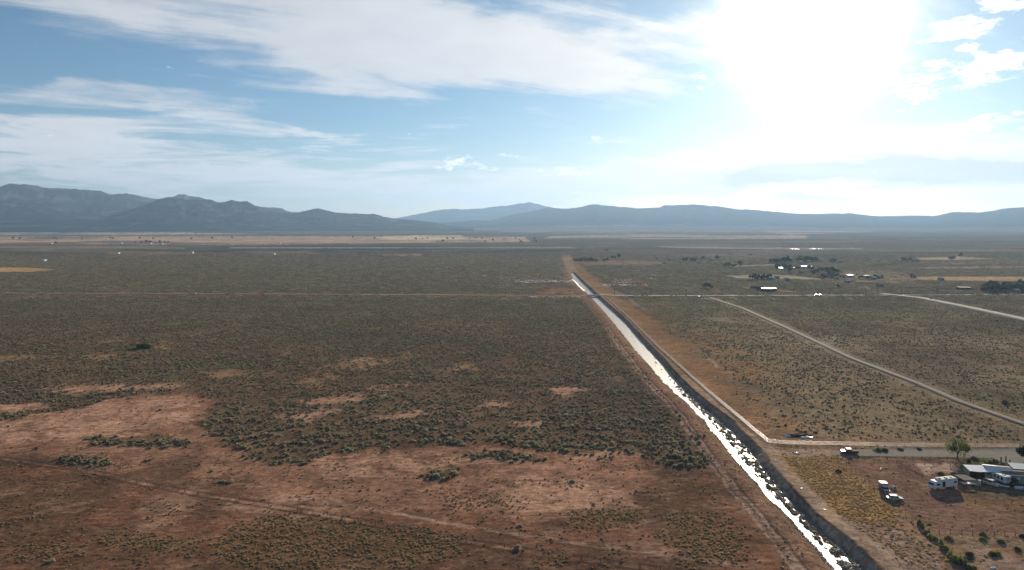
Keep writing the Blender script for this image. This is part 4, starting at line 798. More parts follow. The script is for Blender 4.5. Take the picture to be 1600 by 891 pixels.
def vehicle(name, label, cat, kind, paint, loc, rz, L=4.6, Wd=1.8, Hh=1.45, group=None, roofm=None):
    """x = forward"""
    r = empty(name, loc, rz); tag(r, label, cat, group); h = L / 2; g0 = .30; bl = Hh * .58; w2 = Wd / 2
    if kind == 'pickup':
        MB().prism([(-h, g0 + .12), (-h + .06, bl), (-h + L * .40, bl + .02), (h - L * .27, bl + .04), (h - .10, bl - .10), (h, bl - .30), (h, g0 + .1), (h - .3, g0), (-h + .3, g0)], -w2, w2).build('body', paint, r, .05)
        c0, c1 = -h + L * .40, h - L * .24
        MB().box(-h + .12, c0 - .08, -w2 + .10, w2 - .10, bl - .02, bl + .035).build('bed', M_black, r)
        gl = (c0, c1)
    elif kind == 'sedan':
        MB().prism([(-h, g0 + .1), (-h, bl - .12), (-h + .25, bl), (h - L * .28, bl + .02), (h - .15, bl - .14), (h, bl - .3), (h, g0 + .08), (h - .3, g0), (-h + .3, g0)], -w2, w2).build('body', paint, r, .06); gl = (-h + L * .16, h - L * .27)
    else:
        MB().prism([(-h, g0 + .1), (-h, bl), (-h + .1, bl + .04), (h - L * .24, bl + .04), (h - .12, bl - .12), (h, bl - .3), (h, g0 + .08), (h - .3, g0), (-h + .3, g0)], -w2, w2).build('body', paint, r, .06); gl = (-h + .12, h - L * .23)
    a, b = gl; tb = .22 if kind != 'suv' else .12
    wnd = MB(); n0 = 8
    wnd.V += [(a, -w2 + .07, bl), (b, -w2 + .07, bl), (b, w2 - .07, bl), (a, w2 - .07, bl), (a + tb, -w2 + .2, Hh - .05), (b - .55, -w2 + .2, Hh - .05), (b - .55, w2 - .2, Hh - .05), (a + tb, w2 - .2, Hh - .05)]
    wnd.F += [(4, 5, 6, 7), (0, 1, 5, 4), (1, 2, 6, 5), (2, 3, 7, 6), (3, 0, 4, 7)]
    wnd.build('window', M_glass, r)
    MB().box(a + tb - .04, b - .52, -w2 + .17, w2 - .17, Hh - .06, Hh + .02).build('roof', roofm or paint, r, .02)
    pl = MB()
    for sy in (-1, 1):
        for q in ((a + .02, a + tb), ((a + b) / 2 - .05, (a + b) / 2 - .1), (b - .02, b - .57)):
            pl.tube((q[0], sy * (w2 - .06), bl), (q[1], sy * (w2 - .185), Hh - .03), .05, n=4)
    pl.build('pillars', paint, r)
    for sy in (-1, 1):
        MB().box(h - .06, h + .015, sy * (w2 - .28) - .16, sy * (w2 - .28) + .16, bl - .40, bl - .24).build('headlight', M_lamp, r)
        MB().box(-h - .015, -h + .05, sy * (w2 - .18) - .10, sy * (w2 - .18) + .10, bl - .32, bl - .12).build('tail_light', M_red, r)
    MB().box(h - .03, h + .05, -w2 + .05, w2 - .05, g0 + .05, g0 + .22).build('bumper', M_steel, r, .02)
    for sx in (-1, 1):
        for sy in (-1, 1): wheel(r, sx * L * .31, sy * (w2 - .08), .33)
    return r
vehicle('pickup_truck', 'dark red pickup truck glinting in the sun at the left end of the asphalt', 'pickup truck', 'pickup', M_maroon, at(1327, 708.5), R(180 - 4), 5.8, 2.0, 1.8)
vehicle('sedan', 'silver sedan parked nose right against the wire fence of the bare yard', 'car', 'sedan', M_silver, at(1398, 781), R(-8), 4.6, 1.8, 1.45, roofm=M_white)
t = vehicle('camper_pickup', 'white camper topped pickup parked behind the silver sedan in the bare yard', 'pickup truck', 'pickup', M_maroon, at(1382, 768), R(-98), 5.0, 1.9, 1.7, roofm=M_white)
cb = MB().prism([(-2.45, .95), (-2.45, 2.25), (-.3, 2.35), (-.3, .95)], -1.0, 1.0).build('camper_shell', M_greywall, t, .04, 'boxy grey camper shell with white top'); MB().box(-2.47, -.28, -1.02, 1.02, 2.36, 2.42).build('shell_roof', M_white, cb); MB().box(-1.9, -.9, 1.0, 1.02, 1.45, 1.95).build('shell_window', M_glass, cb); MB().box(-1.9, -.9, -1.02, -1.0, 1.45, 1.95).build('shell_window', M_glass, cb)
MB().box(.8, 2.3, -.8, .8, 1.04, 1.07).build('hood', M_white, t, .01, 'pale sun bleached hood')
r = empty('utility_trailer', at(1395, 763), R(20)); tag(r, 'small two wheeled utility trailer with light bed behind the camper pickup', 'trailer')
MB().box(-.9, .9, -.6, .6, .45, .55).box(-.9, .9, -.6, -.55, .55, .85).box(-.9, .9, .55, .6, .55, .85).build('bed', M_cream, r); wheel(r, 0, -.7, .28, .15); wheel(r, 0, .7, .28, .15); MB().tube((.9, 0, .45), (2.0, 0, .35), .04).build('tow_bar', M_wire, r)
vehicle('far_car', 'white sport utility car driving the dirt road across the left plain', 'car', 'suv', M_white, at(303, 459.7), R(180), 4.9, 1.9, 1.8)
vehicle('far_car', 'small glinting car, left one of two on the far paved road below the village', 'car', 'sedan', M_silver, at(1276.6, 462), R(0), 4.8, 1.85, 1.5)
vehicle('far_car', 'small glinting car, right one of two on the far paved road below the village', 'car', 'sedan', M_silver, at(1281.5, 462.2), R(0), 4.3, 1.8, 1.45)
vehicle('far_car', 'white car at the mouth of the diagonal road by the far paved road', 'car', 'suv', M_white, at(1090, 464.3), R(-35), 4.6, 1.85, 1.75)
# motorhome: x forward = towards its nose (left in the photograph)
mx, my, mz = at(1473, 762.5); rv = empty('motorhome', (mx, my, mz), R(180 + 16)); tag(rv, 'long white motorhome with stepped roof parked alone in the open yard', 'motorhome')
MB().prism([(-4.3, .55), (-4.4, 1.2), (-4.25, 2.9), (-4.0, 3.0), (2.0, 3.05), (2.15, 2.6), (3.7, 2.55), (4.3, 2.1), (4.5, 1.4), (4.5, .6)], -1.22, 1.22).build('body', M_white, rv, .07)
MB().box(-4.0, 1.9, -1.0, 1.0, 3.03, 3.09).build('roof', M_cream, rv, .02)
for x0, x1, z0, z1, nm in ((2.3, 3.6, 1.45, 2.0, 'window'), (-3.9, -2.9, 1.6, 2.2, 'window')):
    for sy in (-1, 1): MB().box(x0, x1, sy * 1.215 - .02, sy * 1.215 + .02, z0, z1).build(nm, M_glass, rv)
MB().box(4.32, 4.52, -.95, .95, 1.45, 2.05, .0).build('windscreen', M_glass, rv)
for sy in (1,): MB().box(.35, 1.35, 1.20, 1.245, .75, 2.45).build('door', M_black, rv)
MB().box(-4.2, 4.2, 1.205, 1.235, 2.62, 2.70).build('stripe', M_rust, rv); MB().box(-1.2, -.5, -.35, .35, 3.09, 3.35).build('air_conditioner', M_white, rv, .03); MB().box(-3.0, -2.5, -.25, .25, 3.09, 3.25).build('roof_vent', M_cream, rv, .02); MB().box(1.2, 1.6, -.3, .3, 3.09, 3.3).build('roof_vent', M_cream, rv, .02)
for x_ in (3.0, -2.2, -3.1):
    for sy in (-1, 1): wheel(rv, x_, sy * 1.08, .42, .28)
for sy in (-1, 1): MB().box(4.48, 4.53, sy * .95 - .15, sy * .95 + .15, .85, 1.05).build('headlight', M_lamp, rv)
MB().box(4.45, 4.62, -1.15, 1.15, .5, .7).build('bumper', M_steel, rv)
# brown-roofed carport and the things round it
def posts(parent, pts, h, r_=.07):
    for x_, y_ in pts: MB().tube((x_, y_, 0), (x_, y_, h), r_, n=6).build('post', M_post, parent)
cx, cy, cz = at(1513, 757); cp = empty('carport', (cx, cy, cz), 0); tag(cp, 'open carport under a sloping brown roof to the right of the motorhome', 'carport')
MB().slab([(-2.0, -1.2, 1.75), (2.0, -1.2, 1.75), (.4, 2.4, 2.25), (-3.2, 2.4, 2.25)], .12).build('roof', M_brown, cp); posts(cp, [(-1.9, -1.0), (1.8, -1.0), (.3, 2.2), (-3.0, 2.2)], 1.7)
MB().box(-3.0, .3, 2.24, 2.32, .1, 2.0).build('back_wall', M_darkwood, cp)
x_, y_, z_ = at(1514, 758.5); tr = empty('flatbed_trailer', (x_, y_, z_), R(-3)); tag(tr, 'long low white trailer parked at the front edge of the brown roofed carport', 'trailer')
MB().box(-2.0, 1.9, -.8, .8, .55, .78).build('bed', M_white, tr, .02); [wheel(tr, a_, b_ * .9, .3, .18) for a_ in (-.4,) for b_ in (-1, 1)]; MB().tube((1.9, 0, .6), (3.0, 0, .45), .05).build('tow_bar', M_wire, tr)
for nm, q, sz, m_, lb in (('storage_crate', (1526, 758), (.7, .6, .6), M_tanwall, 'tan storage crate beside the low white trailer'), ('water_barrel', (1530, 758), None, M_cream, 'pale upright water barrel at the right end of the low white trailer')):
    p = at(*q)
    if sz: o = MB().box(-sz[0], sz[0], -sz[1], sz[1], 0, 1.0).build(nm, m_, None, .04)
    else: o = MB().tube((0, 0, 0), (0, 0, 1.5), .45, n=12).tube((0, 0, 1.5), (0, 0, 1.58), .47, n=12).build(nm, m_)
    o.location = p; tag(o, lb, 'crate' if sz else 'barrel')
# flat-roofed shed, open at its left
x_, y_, z_ = at(1539, 749.5); sh = empty('open_shed', (x_, y_, z_), R(-4)); tag(sh, 'low shed under a flat grey metal roof, its left bay open and dark', 'shed')
MB().slab([(-4.8, -.3, 2.75), (-2.2, -.9, 2.7), (4.4, -.6, 2.85), (4.8, 3.6, 3.3), (-4.6, 4.2, 3.3)], .12).build('roof', M_galv, sh)
MB().box(-.2, 4.0, -.1, .05, 0, 2.45).build('front_wall', M_greywall, sh); MB().box(3.9, 4.05, .05, 3.4, 0, 2.7).build('side_wall', M_greywall, sh); MB().box(-4.4, 3.9, 3.4, 3.55, 0, 2.9).build('back_wall', M_darkwood, sh); MB().box(-4.5, -4.35, .6, 3.4, .9, 2.6).build('side_panel', M_greywall, sh)
MB().box(.5, 3.4, -.14, -.1, 1.7, 2.2).build('window', M_glass, sh); posts(sh, [(-4.4, 0), (-2.2, -.5), (-.3, -.3)], 2.66)
# metal-roofed house behind it
x_, y_, z_ = at(1558, 747); hs = empty('metal_roof_house', (x_, y_, z_), R(-18)); tag(hs, 'house with bright white metal roof and one rusty sheet behind the flat roofed shed', 'house')
MB().box(-3.4, 3.4, -2.6, 3.0, 0, 2.7).build('wall', M_greywall, hs)
for i in range(6):
    a = -3.7 + i * 1.24; rusty = i in (4,)
    MB().slab([(a, -3.0, 2.75), (a + 1.22, -3.0, 2.75), (a + 1.22, .4, 3.7), (a, .4, 3.7)], .05).build('roof_sheet', M_white, hs); MB().slab([(a, .4, 3.7), (a + 1.22, .4, 3.7), (a + 1.22, 3.4, 3.0), (a, 3.4, 3.0)], .05).build('roof_sheet', M_rust if i in (3, 4, 5) else M_steel, hs)
MB().box(3.38, 3.44, -.6, .4, 0, 2.0).build('door', M_darkwood, hs); MB().box(-2.2, -1.2, -2.64, -2.6, 1.1, 1.9).build('window', M_glass, hs)
# long low house with brown roof
x_, y_, z_ = at(1592, 757); lh = empty('low_house', (x_, y_, z_), R(-10)); tag(lh, 'long grey mobile home with brown pale edged roof at the right edge of the photo', 'house')
MB().box(-3.6, 7.5, 0.6, 4.6, 0, 2.6).build('wall', M_greywall, lh); MB().slab([(-3.9, .3, 2.65), (7.8, .3, 2.65), (7.8, 2.6, 3.3), (-3.9, 2.6, 3.3)], .08).slab([(-3.9, 2.6, 3.3), (7.8, 2.6, 3.3), (7.8, 5.0, 2.7), (-3.9, 5.0, 2.7)], .08).build('roof', M_brown, lh)
MB().box(-4.0, 7.9, .2, .3, 2.58, 2.72).build('fascia', M_cream, lh)
for a in (-2.4, 1.6, 4.6): MB().box(a, a + 1.0, .56, .6, 1.1, 1.9).build('window', M_glass, lh)
MB().box(-.4, .5, .56, .6, 0, 2.0).build('door', M_white, lh)
x_, y_, z_ = at(1601, 747); l2 = empty('garden_shed', (x_, y_, z_), R(-14)); tag(l2, 'small shed with pale green metal roof at the right edge behind the grey mobile home', 'shed')
MB().box(-3, 3.2, 0, 4, 0, 2.8).build('wall', M_tanwall, l2); MB().slab([(-3.4, -.4, 2.85), (3.6, -.4, 2.85), (3.6, 4.4, 3.3), (-3.4, 4.4, 3.3)], .08).build('roof', mat('pale_green_roof', (.42, .48, .44), .4, .5, var=.1), l2); MB().box(-.8, .4, -.04, 0, 0, 2).build('door', M_darkwood, l2)
# camper trailer
x_, y_, z_ = at(1573, 757.5); ct = empty('camper_trailer', (x_, y_, z_), R(10)); tag(ct, 'boxy white camper trailer with three side windows in front of the grey mobile home', 'camper trailer')
MB().box(-1.2, 1.2, -.3, 4.3, .55, 2.65).build('body', M_white, ct, .06); MB().box(-.4, .4, .9, 1.6, 2.65, 2.8).build('roof_vent', M_cream, ct, .02)
for a in (.3, 1.7, 3.0): MB().box(-1.225, -1.19, a, a + .7, 1.4, 2.1).build('window', M_glass, ct)
MB().box(-.7, .7, -.33, -.29, 1.5, 2.1).build('window', M_silver, ct); [wheel(ct, 0, 1.8, .33)] ; [setattr(wheel(ct, sx * 1.1, 2.0, .33), 'rotation_euler', (0, 0, R(90))) for sx in (-1, 1)]; MB().tube((0, -.3, .55), (0, -1.6, .5), .05).build('tow_bar', M_wire, ct)
vehicle('old_van', 'old van with long pale roof parked before the flat roofed shed', 'van', 'suv', M_cream, at(1549, 758.5), R(-64), 4.3, 1.8, 1.75, roofm=M_cream)
x_, y_, z_ = at(1569, 761.5); fb = empty('flat_cart', (x_, y_, z_), R(-38)); tag(fb, 'low flat white cart lying in the shade before the camper trailer', 'cart'); MB().box(-1.3, 1.3, -.5, .5, .35, .45).build('bed', M_white, fb); [wheel(fb, 0, b_ * .55, .2, .12) for b_ in (-1, 1)]
bt = empty('boat', at(1601, 766), R(170)); tag(bt, 'white open boat hull resting on the ground, cut by the right edge of the photo', 'boat')
bo = MB(); hv = [(-2.4, .75, .75), (-1, .95, .72), (1, .9, .78), (2.3, .45, .9), (2.9, 0, 1.0)]
V_ = [(a, -b, c) for a, b, c in hv] + [(a, b, c) for a, b, c in reversed(hv[:-1])]; low = [(a * .9, b * .6, .2) for a, b, c in V_]; n = len(V_); bo.V = V_ + low + [(a * .97, b * .85, c - .02) for a, b, c in V_] + [(a * .85, b * .55, .35) for a, b, c in V_]
for i in range(n):
    j = (i + 1) % n; bo.F += [(i, j, n + j, n + i), (i, 2 * n + i, 2 * n + j, j), (2 * n + i, 3 * n + i, 3 * n + j, 2 * n + j)]
bo.F += [tuple(range(n, 2 * n)), tuple(reversed(range(3 * n, 4 * n)))]; bo.build('hull', M_white, bt); MB().box(-.3, .2, -.8, .8, .5, .56).build('seat', M_darkwood, bt)
# trash, debris and marks
def lump(name, px, py, sx, sy, h, m, label, cat, seed=0, rz=0):
    q = random.Random(seed); b = bmesh.new(); bmesh.ops.create_icosphere(b, subdivisions=2, radius=1)
    for v in b.verts:
        k = 1 + .28 * math.sin(v.co.x * 5 + seed) * math.cos(v.co.y * 4 + seed * 2) + q.uniform(-.12, .12); v.co = Vector((v.co.x * sx * k, v.co.y * sy * k, max(-.02, v.co.z * h * k)))
    me = bpy.data.meshes.new(name); b.to_mesh(me); b.free(); me.materials.append(m); p = at(px, py); o = link(name, me, None, p, rz); return tag(o, label, cat)
lump('plastic_sheet', 1231, 681.5, 1.6, .9, .45, M_plastic, 'crumpled white plastic sheet, leftmost of the litter behind the mesh fence', 'litter', 1)
lump('plastic_sheet', 1255, 684.5, .9, .7, .5, M_plastic, 'small white heap in the middle of the litter behind the mesh fence', 'litter', 2)
lump('plastic_sheet', 1263, 684, 1.4, .8, .45, M_plastic, 'bright white plastic heap, rightmost of the litter behind the mesh fence', 'litter', 3)
lump('plastic_sheet', 1244, 709, 1.0, .6, .35, M_plastic, 'white plastic scrap lying on the dirt track between canal and asphalt', 'litter', 4)
lump('plastic_sheet', 1369, 568.5, .9, .6, .5, M_plastic, 'small white bag beside the diagonal road in the right hand scrub', 'litter', 5)
lump('plastic_sheet', 1252.5, 768, .35, .5, .2, M_plastic, 'white rag on the canal track beside the yellow grass wedge', 'litter', 6); lump('plastic_sheet', 1289, 801, .3, .6, .2, M_plastic, 'white rag on the canal track just below the yellow grass wedge', 'litter', 7)
lump('dirt_heap', 1247, 681, 5.5, 1.4, .8, mat('dark_heap_soil', (.08, .06, .055), .95), 'dark heap of burnt soil behind the white litter', 'dirt heap', 8)
for i, (a, b_, s_, lb) in enumerate([(1437, 806.5, .5, 'upper dark stump near the yard fence'), (1452, 820, .6, 'lower dark stump near the yard fence'), (1356, 744, .5, 'dark stump in the yard above the camper pickup'), (1326, 723.5, .5, 'dark stump just inside the top fence of the yard')]): lump('stump', a, b_, s_, s_ * .6, .3, M_darkwood, lb, 'stump', 20 + i)
for i, (x0, y0, x1, y1, r_, m_, lb) in enumerate([(1488, 865, 1497, 871, .12, M_cream, 'pale bleached log lying by the green ditch shrubs'), (1377, 732, 1375.5, 735.5, .18, M_cream, 'short pale post leaning in the upper yard'), (1548, 890, 1556, 889, .3, M_plastic, 'white board lying at the very bottom right'), (1505, 873, 1520, 875, .35, M_darkwood, 'dark fallen log below the yard fence')]):
    p0, p1 = at(x0, y0), at(x1, y1); tag(MB().tube((p0[0], p0[1], p0[2] + .2), (p1[0], p1[1], p1[2] + .25), r_, r_ * .8, 8).build('log', m_), lb, 'log')

# ------------------------------------------------------------------ fences
POSTM = {}
def fence(label, cat, pts, step, h, r_, postmat, wires, wmat, name='wire_fence', wr=.012, panel=None):
    p = resample(pts, step) ; r0 = p[0]; root = empty(name, (r0[0], r0[1], 0)); tag(root, label, cat); rr_ = random.Random(len(p))
    key = (h, r_, postmat.name)
    if key not in POSTM: POSTM[key] = MB().tube((0, 0, -.2), (0, 0, h), r_, r_ * .85, 6).mesh('post', postmat)
    tops = []
    for x_, y_ in p:
        z_ = gz(x_, y_); o = link('post', POSTM[key], root, (x_ - r0[0], y_ - r0[1], z_)); o.rotation_euler = (rr_.gauss(0, .03), rr_.gauss(0, .03), 0); tops.append((x_ - r0[0], y_ - r0[1], z_))
    wb = MB()
    if panel is None:
        for a, b in zip(tops[:-1], tops[1:]):
            for f_ in wires: wb.tube((a[0], a[1], a[2] + h * f_), (b[0], b[1], b[2] + h * f_), wr, n=3)
        wb.build('wire', wmat, root)
    else:
        for a, b in zip(tops[:-1], tops[1:]):
            pb = MB(); nst, th, gap = panel
            for k in range(nst):
                z0 = .06 + k * (h - .1) / (nst - 1); pb.tube((a[0], a[1], a[2] + z0), (b[0], b[1], b[2] + z0), th * (1.5 if k in (0, nst - 1) else 1), n=4)
            m_ = 6
            for j in range(1, m_):
                f_ = j / m_; X_, Y_, Zz = (a[i] + (b[i] - a[i]) * f_ for i in range(3)); pb.tube((X_, Y_, Zz + .05), (X_, Y_, Zz + h - .03), th * .8, n=3)
            pb.build('mesh_panel', wmat, root)
    return root
MESHP = (8, .035, .18)
fence('long pale mesh fence running beside the canal down to the asphalt corner', 'fence', [gp(946, 464.5), gp(986, 501.5), gp(1025, 541.5), gp(1102, 610), gp(1150, 652), gp(1200, 693.5)], 2.5, 1.35, .05, M_steel, None, M_mesh, 'mesh_fence', panel=MESHP)
fence('pale mesh fence running right from the corner beside the asphalt', 'fence', [gp(1200, 693.5), gp(1300, 695.2), gp(1400, 697.2), gp(1500, 698.2), gp(1640, 699)], 2.5, 1.2, .045, M_steel, None, M_mesh, 'mesh_fence', panel=(6, .028, .2))
fence('sagging wire fence with thin posts crossing the red slope at the lower left', 'fence', FENCE_A, 4.6, 1.3, .085, M_post, (.3, .55, .8, .97), M_wire)
fence('wire fence along the yellow grass wedge on the canal side of the yard', 'fence', YARD_W, 3.0, 1.3, .06, M_post, (.25, .5, .75, .97), M_wire)
fence('wire fence along the top of the yard beside the asphalt', 'fence', [gp(1308, 716), gp(1400, 718), gp(1480, 719.5), gp(1550, 719.5)], 2.6, 1.3, .06, M_post, (.25, .5, .75, .97), M_wire)
fence('wire fence with dark posts closing the yard along its bottom', 'fence', [gp(1450, 834), gp(1520, 837), gp(1620, 839)], 2.5, 1.45, .075, M_darkwood, (.05, .3, .6, .95), M_wire, wr=.02)
fence('low rail fence slanting across the upper yard toward the motorhome', 'fence', [gp(1401, 724), gp(1422, 737), gp(1441, 747)], 2.4, 1.0, .07, M_post, (.5, .9), M_post, 'rail_fence', wr=.05)
fence('short wire fence between the pale patch and the big cottonwood', 'fence', [gp(1420, 728), gp(1470, 727), gp(1500, 733)], 2.4, 1.0, .06, M_post, (.4, .9), M_wire)
for a, b_, h_, lb in ((1552.6, 724.5, 1.7, 'left stout gate post behind the metal roofed house'), (1564, 722, 1.7, 'middle gate post behind the metal roofed house'), (1571.5, 722, 2.0, 'tallest dark gate post behind the metal roofed house'), (1577.5, 727, 1.8, 'right gate post beside the drive behind the metal roofed house')):
    o = MB().tube((0, 0, -.2), (0, 0, h_), .2, .17, 8).build('gate_post', M_pole); o.location = at(a, b_); tag(o, lb, 'gate post')
# culvert bridge
x0, y0 = gp(914, 462.2); x1, y1 = gp(940, 462.2); br = empty('culvert_bridge', ((x0 + x1) / 2, (y0 + y1) / 2, 0), 0); tag(br, 'small concrete bridge carrying the dirt road over the canal, with white rails', 'bridge'); hw = (x1 - x0) / 2
M_conc = mat('concrete', (.38, .36, .33), .85, var=.12); MB().box(-hw, hw, -4, 4, -.45, .22).build('deck', M_conc, br)
for sy in (-1, 1):
    MB().box(-hw * .8, hw * .8, sy * 4 - .12, sy * 4 + .12, .22, 1.15).build('parapet', M_white, br); MB().box(sy * (hw - .4) - .4, sy * (hw - .4) + .4, -4, 4, -2.2, -.45).build('abutment', M_conc, br)

# ------------------------------------------------------------------ trees and shrubs
def crown_mesh(name, seed, rx, rz_, n, leaf, m, clumps, low=.25):
    q = random.Random(seed); V = []; Fc = []; cl = []
    for _ in range(clumps):
        a = q.uniform(0, 6.283); z = q.uniform(-.75, 1); s = math.sqrt(1 - min(1, abs(z)) ** 2 * .9); rr = q.uniform(.35, .85); cl.append((math.cos(a) * s * rr * rx, math.sin(a) * s * rr * rx, z * rr * rz_, q.uniform(.22, .42) * rx))
    for i in range(n):
        cx, cy, cz, cr = q.choice(cl); d = Vector((q.gauss(0, 1), q.gauss(0, 1), q.gauss(.25, 1))).normalized(); p = Vector((cx, cy, cz)) + d * cr * q.uniform(.6, 1.1)
        nn_ = (d + Vector((q.gauss(0, .5), q.gauss(0, .5), q.gauss(0, .5)))).normalized(); t = nn_.orthogonal().normalized(); t.rotate(Matrix.Rotation(q.uniform(0, 6.28), 3, nn_)); b = nn_.cross(t); l = leaf * q.uniform(.6, 1.3); i0 = len(V)
        for u, v in ((-.5, -.35), (.5, -.35), (.4, .4), (-.4, .4)): V.append(tuple(p + t * u * l + b * v * l))
        Fc.append((i0, i0 + 1, i0 + 2, i0 + 3))
    return mesh_from(name, V, Fc, [m])
def trunk_mesh(seed, h, spread, r_, top):
    q = random.Random(seed); b = MB(); b.tube((0, 0, -.2), (q.uniform(-.1, .1), 0, h * .35), r_, r_ * .75, 7)
    for k in range(5):
        a = 6.283 * k / 5 + q.uniform(-.4, .4); z = h * .33; e = (math.cos(a) * spread * .55, math.sin(a) * spread * .55, h * q.uniform(.6, .85)); b.tube((0, 0, z), e, r_ * .5, r_ * .12, 5)
    return b.mesh('trunk', M_bark)
def tree(name, label, cat, p, crown, trunk, cz, s=1.0, group=None, rz=None, sz=None):
    r = empty(name, p, random.random() * 6.28 if rz is None else rz); r.scale = (s, s, s * (sz or 1)); tag(r, label, cat, group); link('trunk', trunk, r); link('crown', crown, r, (0, 0, cz)); return r
CW = crown_mesh('crown', 1, 4.4, 2.9, 1500, .40, M_tree, 24); CWt = trunk_mesh(1, 5.6, 3.6, .26, 0)
tree('cottonwood_tree', 'round crowned green cottonwood standing by the asphalt above the motorhome', 'tree', at(1496, 716.5), CW, CWt, 3.75, .95, rz=.4)
CW2 = crown_mesh('crown', 2, 3.2, 2.4, 1500, .42, M_dark, 34)
tree('elm_tree', 'dark tree cut by the right edge of the photo beside the asphalt', 'tree', at(1602, 720), CW2, CWt, 3.3, .9)
def shrub(name, seed, px, py, r_, h_, m, label, cat='shrub', n=260, leaf=.3, group=None):
    o = link(name, bush_mesh(name, seed, r_, h_, n, leaf, m, 8), None, at(px, py)); return tag(o, label, cat, group)
shrub('dense_shrub', 31, 1514, 723, .95, 1.5, M_dark, 'small dark round shrub right of the cottonwood trunk'); shrub('greasewood_shrub', 32, 1371, 704, 1.5, 1.0, M_shrub, 'left of two dark green shrubs on the far verge of the asphalt'); shrub('greasewood_shrub', 33, 1383, 704.5, 1.6, 1.0, M_shrub, 'right of two dark green shrubs on the far verge of the asphalt')
shrub('greasewood_shrub', 34, 1406, 703, 1.2, .6, M_shrub, 'low grey green shrub on the verge right of the two dark shrubs'); shrub('greasewood_shrub', 35, 1437, 702.5, 1.0, .6, M_shrub, 'small low shrub on the verge left of the cottonwood')
shrub('juniper_shrub', 36, 225, 544, 5.0, 3.0, M_dark, 'large dark round juniper alone in the left scrub by a bare streak', 'tree', 700, .9)
shrub('juniper_shrub', 37, 1570, 631, 1.6, 1.6, M_dark, 'dark juniper above the diagonal road near the right edge'); shrub('yard_tree', 38, 1588, 760, 1.7, 2.6, M_dark, 'dark bushy little tree between the camper trailer and the grey mobile home', 'tree', 400)
for i, (a, b_, r_, lb) in enumerate([(1537, 728, 1.6, 'leftmost of the weedy shrubs behind the sheds'), (1546, 724, 1.8, 'second of the weedy shrubs behind the sheds'), (1555, 722, 1.5, 'weedy shrub by the stout gate post'), (1566, 727, 1.6, 'weedy shrub between the gate posts'), (1530, 733, 1.5, 'weedy shrub at the back corner of the flat roofed shed'), (1522, 717.5, 1.6, 'weedy shrub under the right side of the cottonwood'), (1490, 741, 1.2, 'weedy shrub just above the motorhome roof'), (1470, 741.5, 1.2, 'weedy shrub above the nose of the motorhome'), (1506, 742, 1.3, 'weedy shrub behind the brown carport')]): shrub('weedy_shrub', 50 + i, a, b_, r_, .9, M_shrub if i % 2 else M_green, lb)
wl = [(1436, 819), (1441, 823), (1449, 833), (1455, 838), (1461, 842), (1470, 850), (1476, 857), (1484, 869), (1491, 875), (1500, 880), (1507, 884), (1515, 888), (1522, 891)]
pos = ['topmost bush', 'second bush', 'third bush', 'fourth bush', 'fifth bush', 'sixth bush', 'seventh bush', 'eighth bush', 'ninth bush', 'tenth bush', 'eleventh bush', 'twelfth bush', 'lowest bush']
for i, (a, b_) in enumerate(wl): shrub('willow_shrub', 70 + i, a, b_ + 2, random.uniform(.7, 1.5), random.uniform(1.0, 2.4), M_green, pos[i] + ' of the bright green row along the yard ditch', group='bright green shrubs along the yard ditch')
for i, (a, b_, m_, lb) in enumerate([(1558, 866, M_yelb, 'yellow flowering rabbitbrush in the rough ground at the lower right'), (1551, 868, M_dark, 'dark low bush on the left flank of the yellow rabbitbrush'), (1483, 842, M_yelb, 'yellowish bush just below the bottom yard fence'), (1534, 843, M_yelb, 'golden bush below the middle of the bottom yard fence'), (1565, 848, M_shrub, 'dark spreading bush below the bottom yard fence'), (1598, 839, M_dark, 'dark bush at the right end of the bottom yard fence'), (1537, 837, M_shrub, 'small green bush touching the bottom yard fence'), (1590, 860, M_shrub, 'grey green bush by the right edge below the yard'), (1515, 868, M_dark, 'dark mound of brush beside the fallen log'), (1311, 738, M_shrub, 'small green bush in the upper part of the yellow grass wedge')]): shrub('ditch_bush', 90 + i, a, b_, 1.1, .8, m_, lb)
# farther trees
M_fart = leafmat('far_tree_leaf', (.09, .105, .06), (.17, .185, .10), .35)
FC = [crown_mesh('crown', 400 + i, 3.6, 2.6, 260, 1.15, M_fart, 9) for i in range(4)]; FT = trunk_mesh(9, 5.5, 3, .3, 0)
def far_trees(lst, label, group, jx=0, jy=0, s0=.8, s1=1.3):
    for (a, b_) in lst:
        x_, y_ = gp(a + random.uniform(-jx, jx), b_ + random.uniform(-jy, jy)); k = random.randrange(4); tree('shade_tree', label, 'tree', (x_, y_, 0), FC[k], FT, 3.3, random.uniform(s0, s1), group, None, random.uniform(.8, 1.25))
far_trees([(1536 + i * 4.1, 456.5 - (i % 3) * 1.5) for i in range(17)] + [(1545 + i * 6.5, 451) for i in range(9)] + [(1550, 453.5), (1562, 452.5), (1572, 453), (1592, 453)], 'tree of the dense grove at the right edge beyond the far paved road', 'trees of the grove at the right edge', 1, .8, .85, 1.5)
far_trees([(1205 + i * 3.4, 410.5) for i in range(10)] + [(1247 + i * 4, 408.5) for i in range(8)] + [(1299, 410), (1303, 410.5)], 'dim tree in the row behind the far village', 'trees in the row behind the village', 1.2, .8, 1.1, 1.9)
far_trees([(1213 + i * 3.2, 419.5) for i in range(7)] + [(1268, 424), (1276, 427), (1284, 424), (1290, 426), (1298, 424.5), (1303, 427), (1309, 426), (1296, 431), (1301, 433), (1306, 434), (1272, 429), (1287, 436), (1236, 424), (1246, 423)], 'tree among the houses of the far village', 'trees among the village houses', 1, .8, .9, 1.5)
far_trees([(1176 + i * 3.4, 437) for i in range(9)], 'tree of the short row left of the village above the long shed', 'trees of the row above the long shed', .8, .6, .8, 1.3)
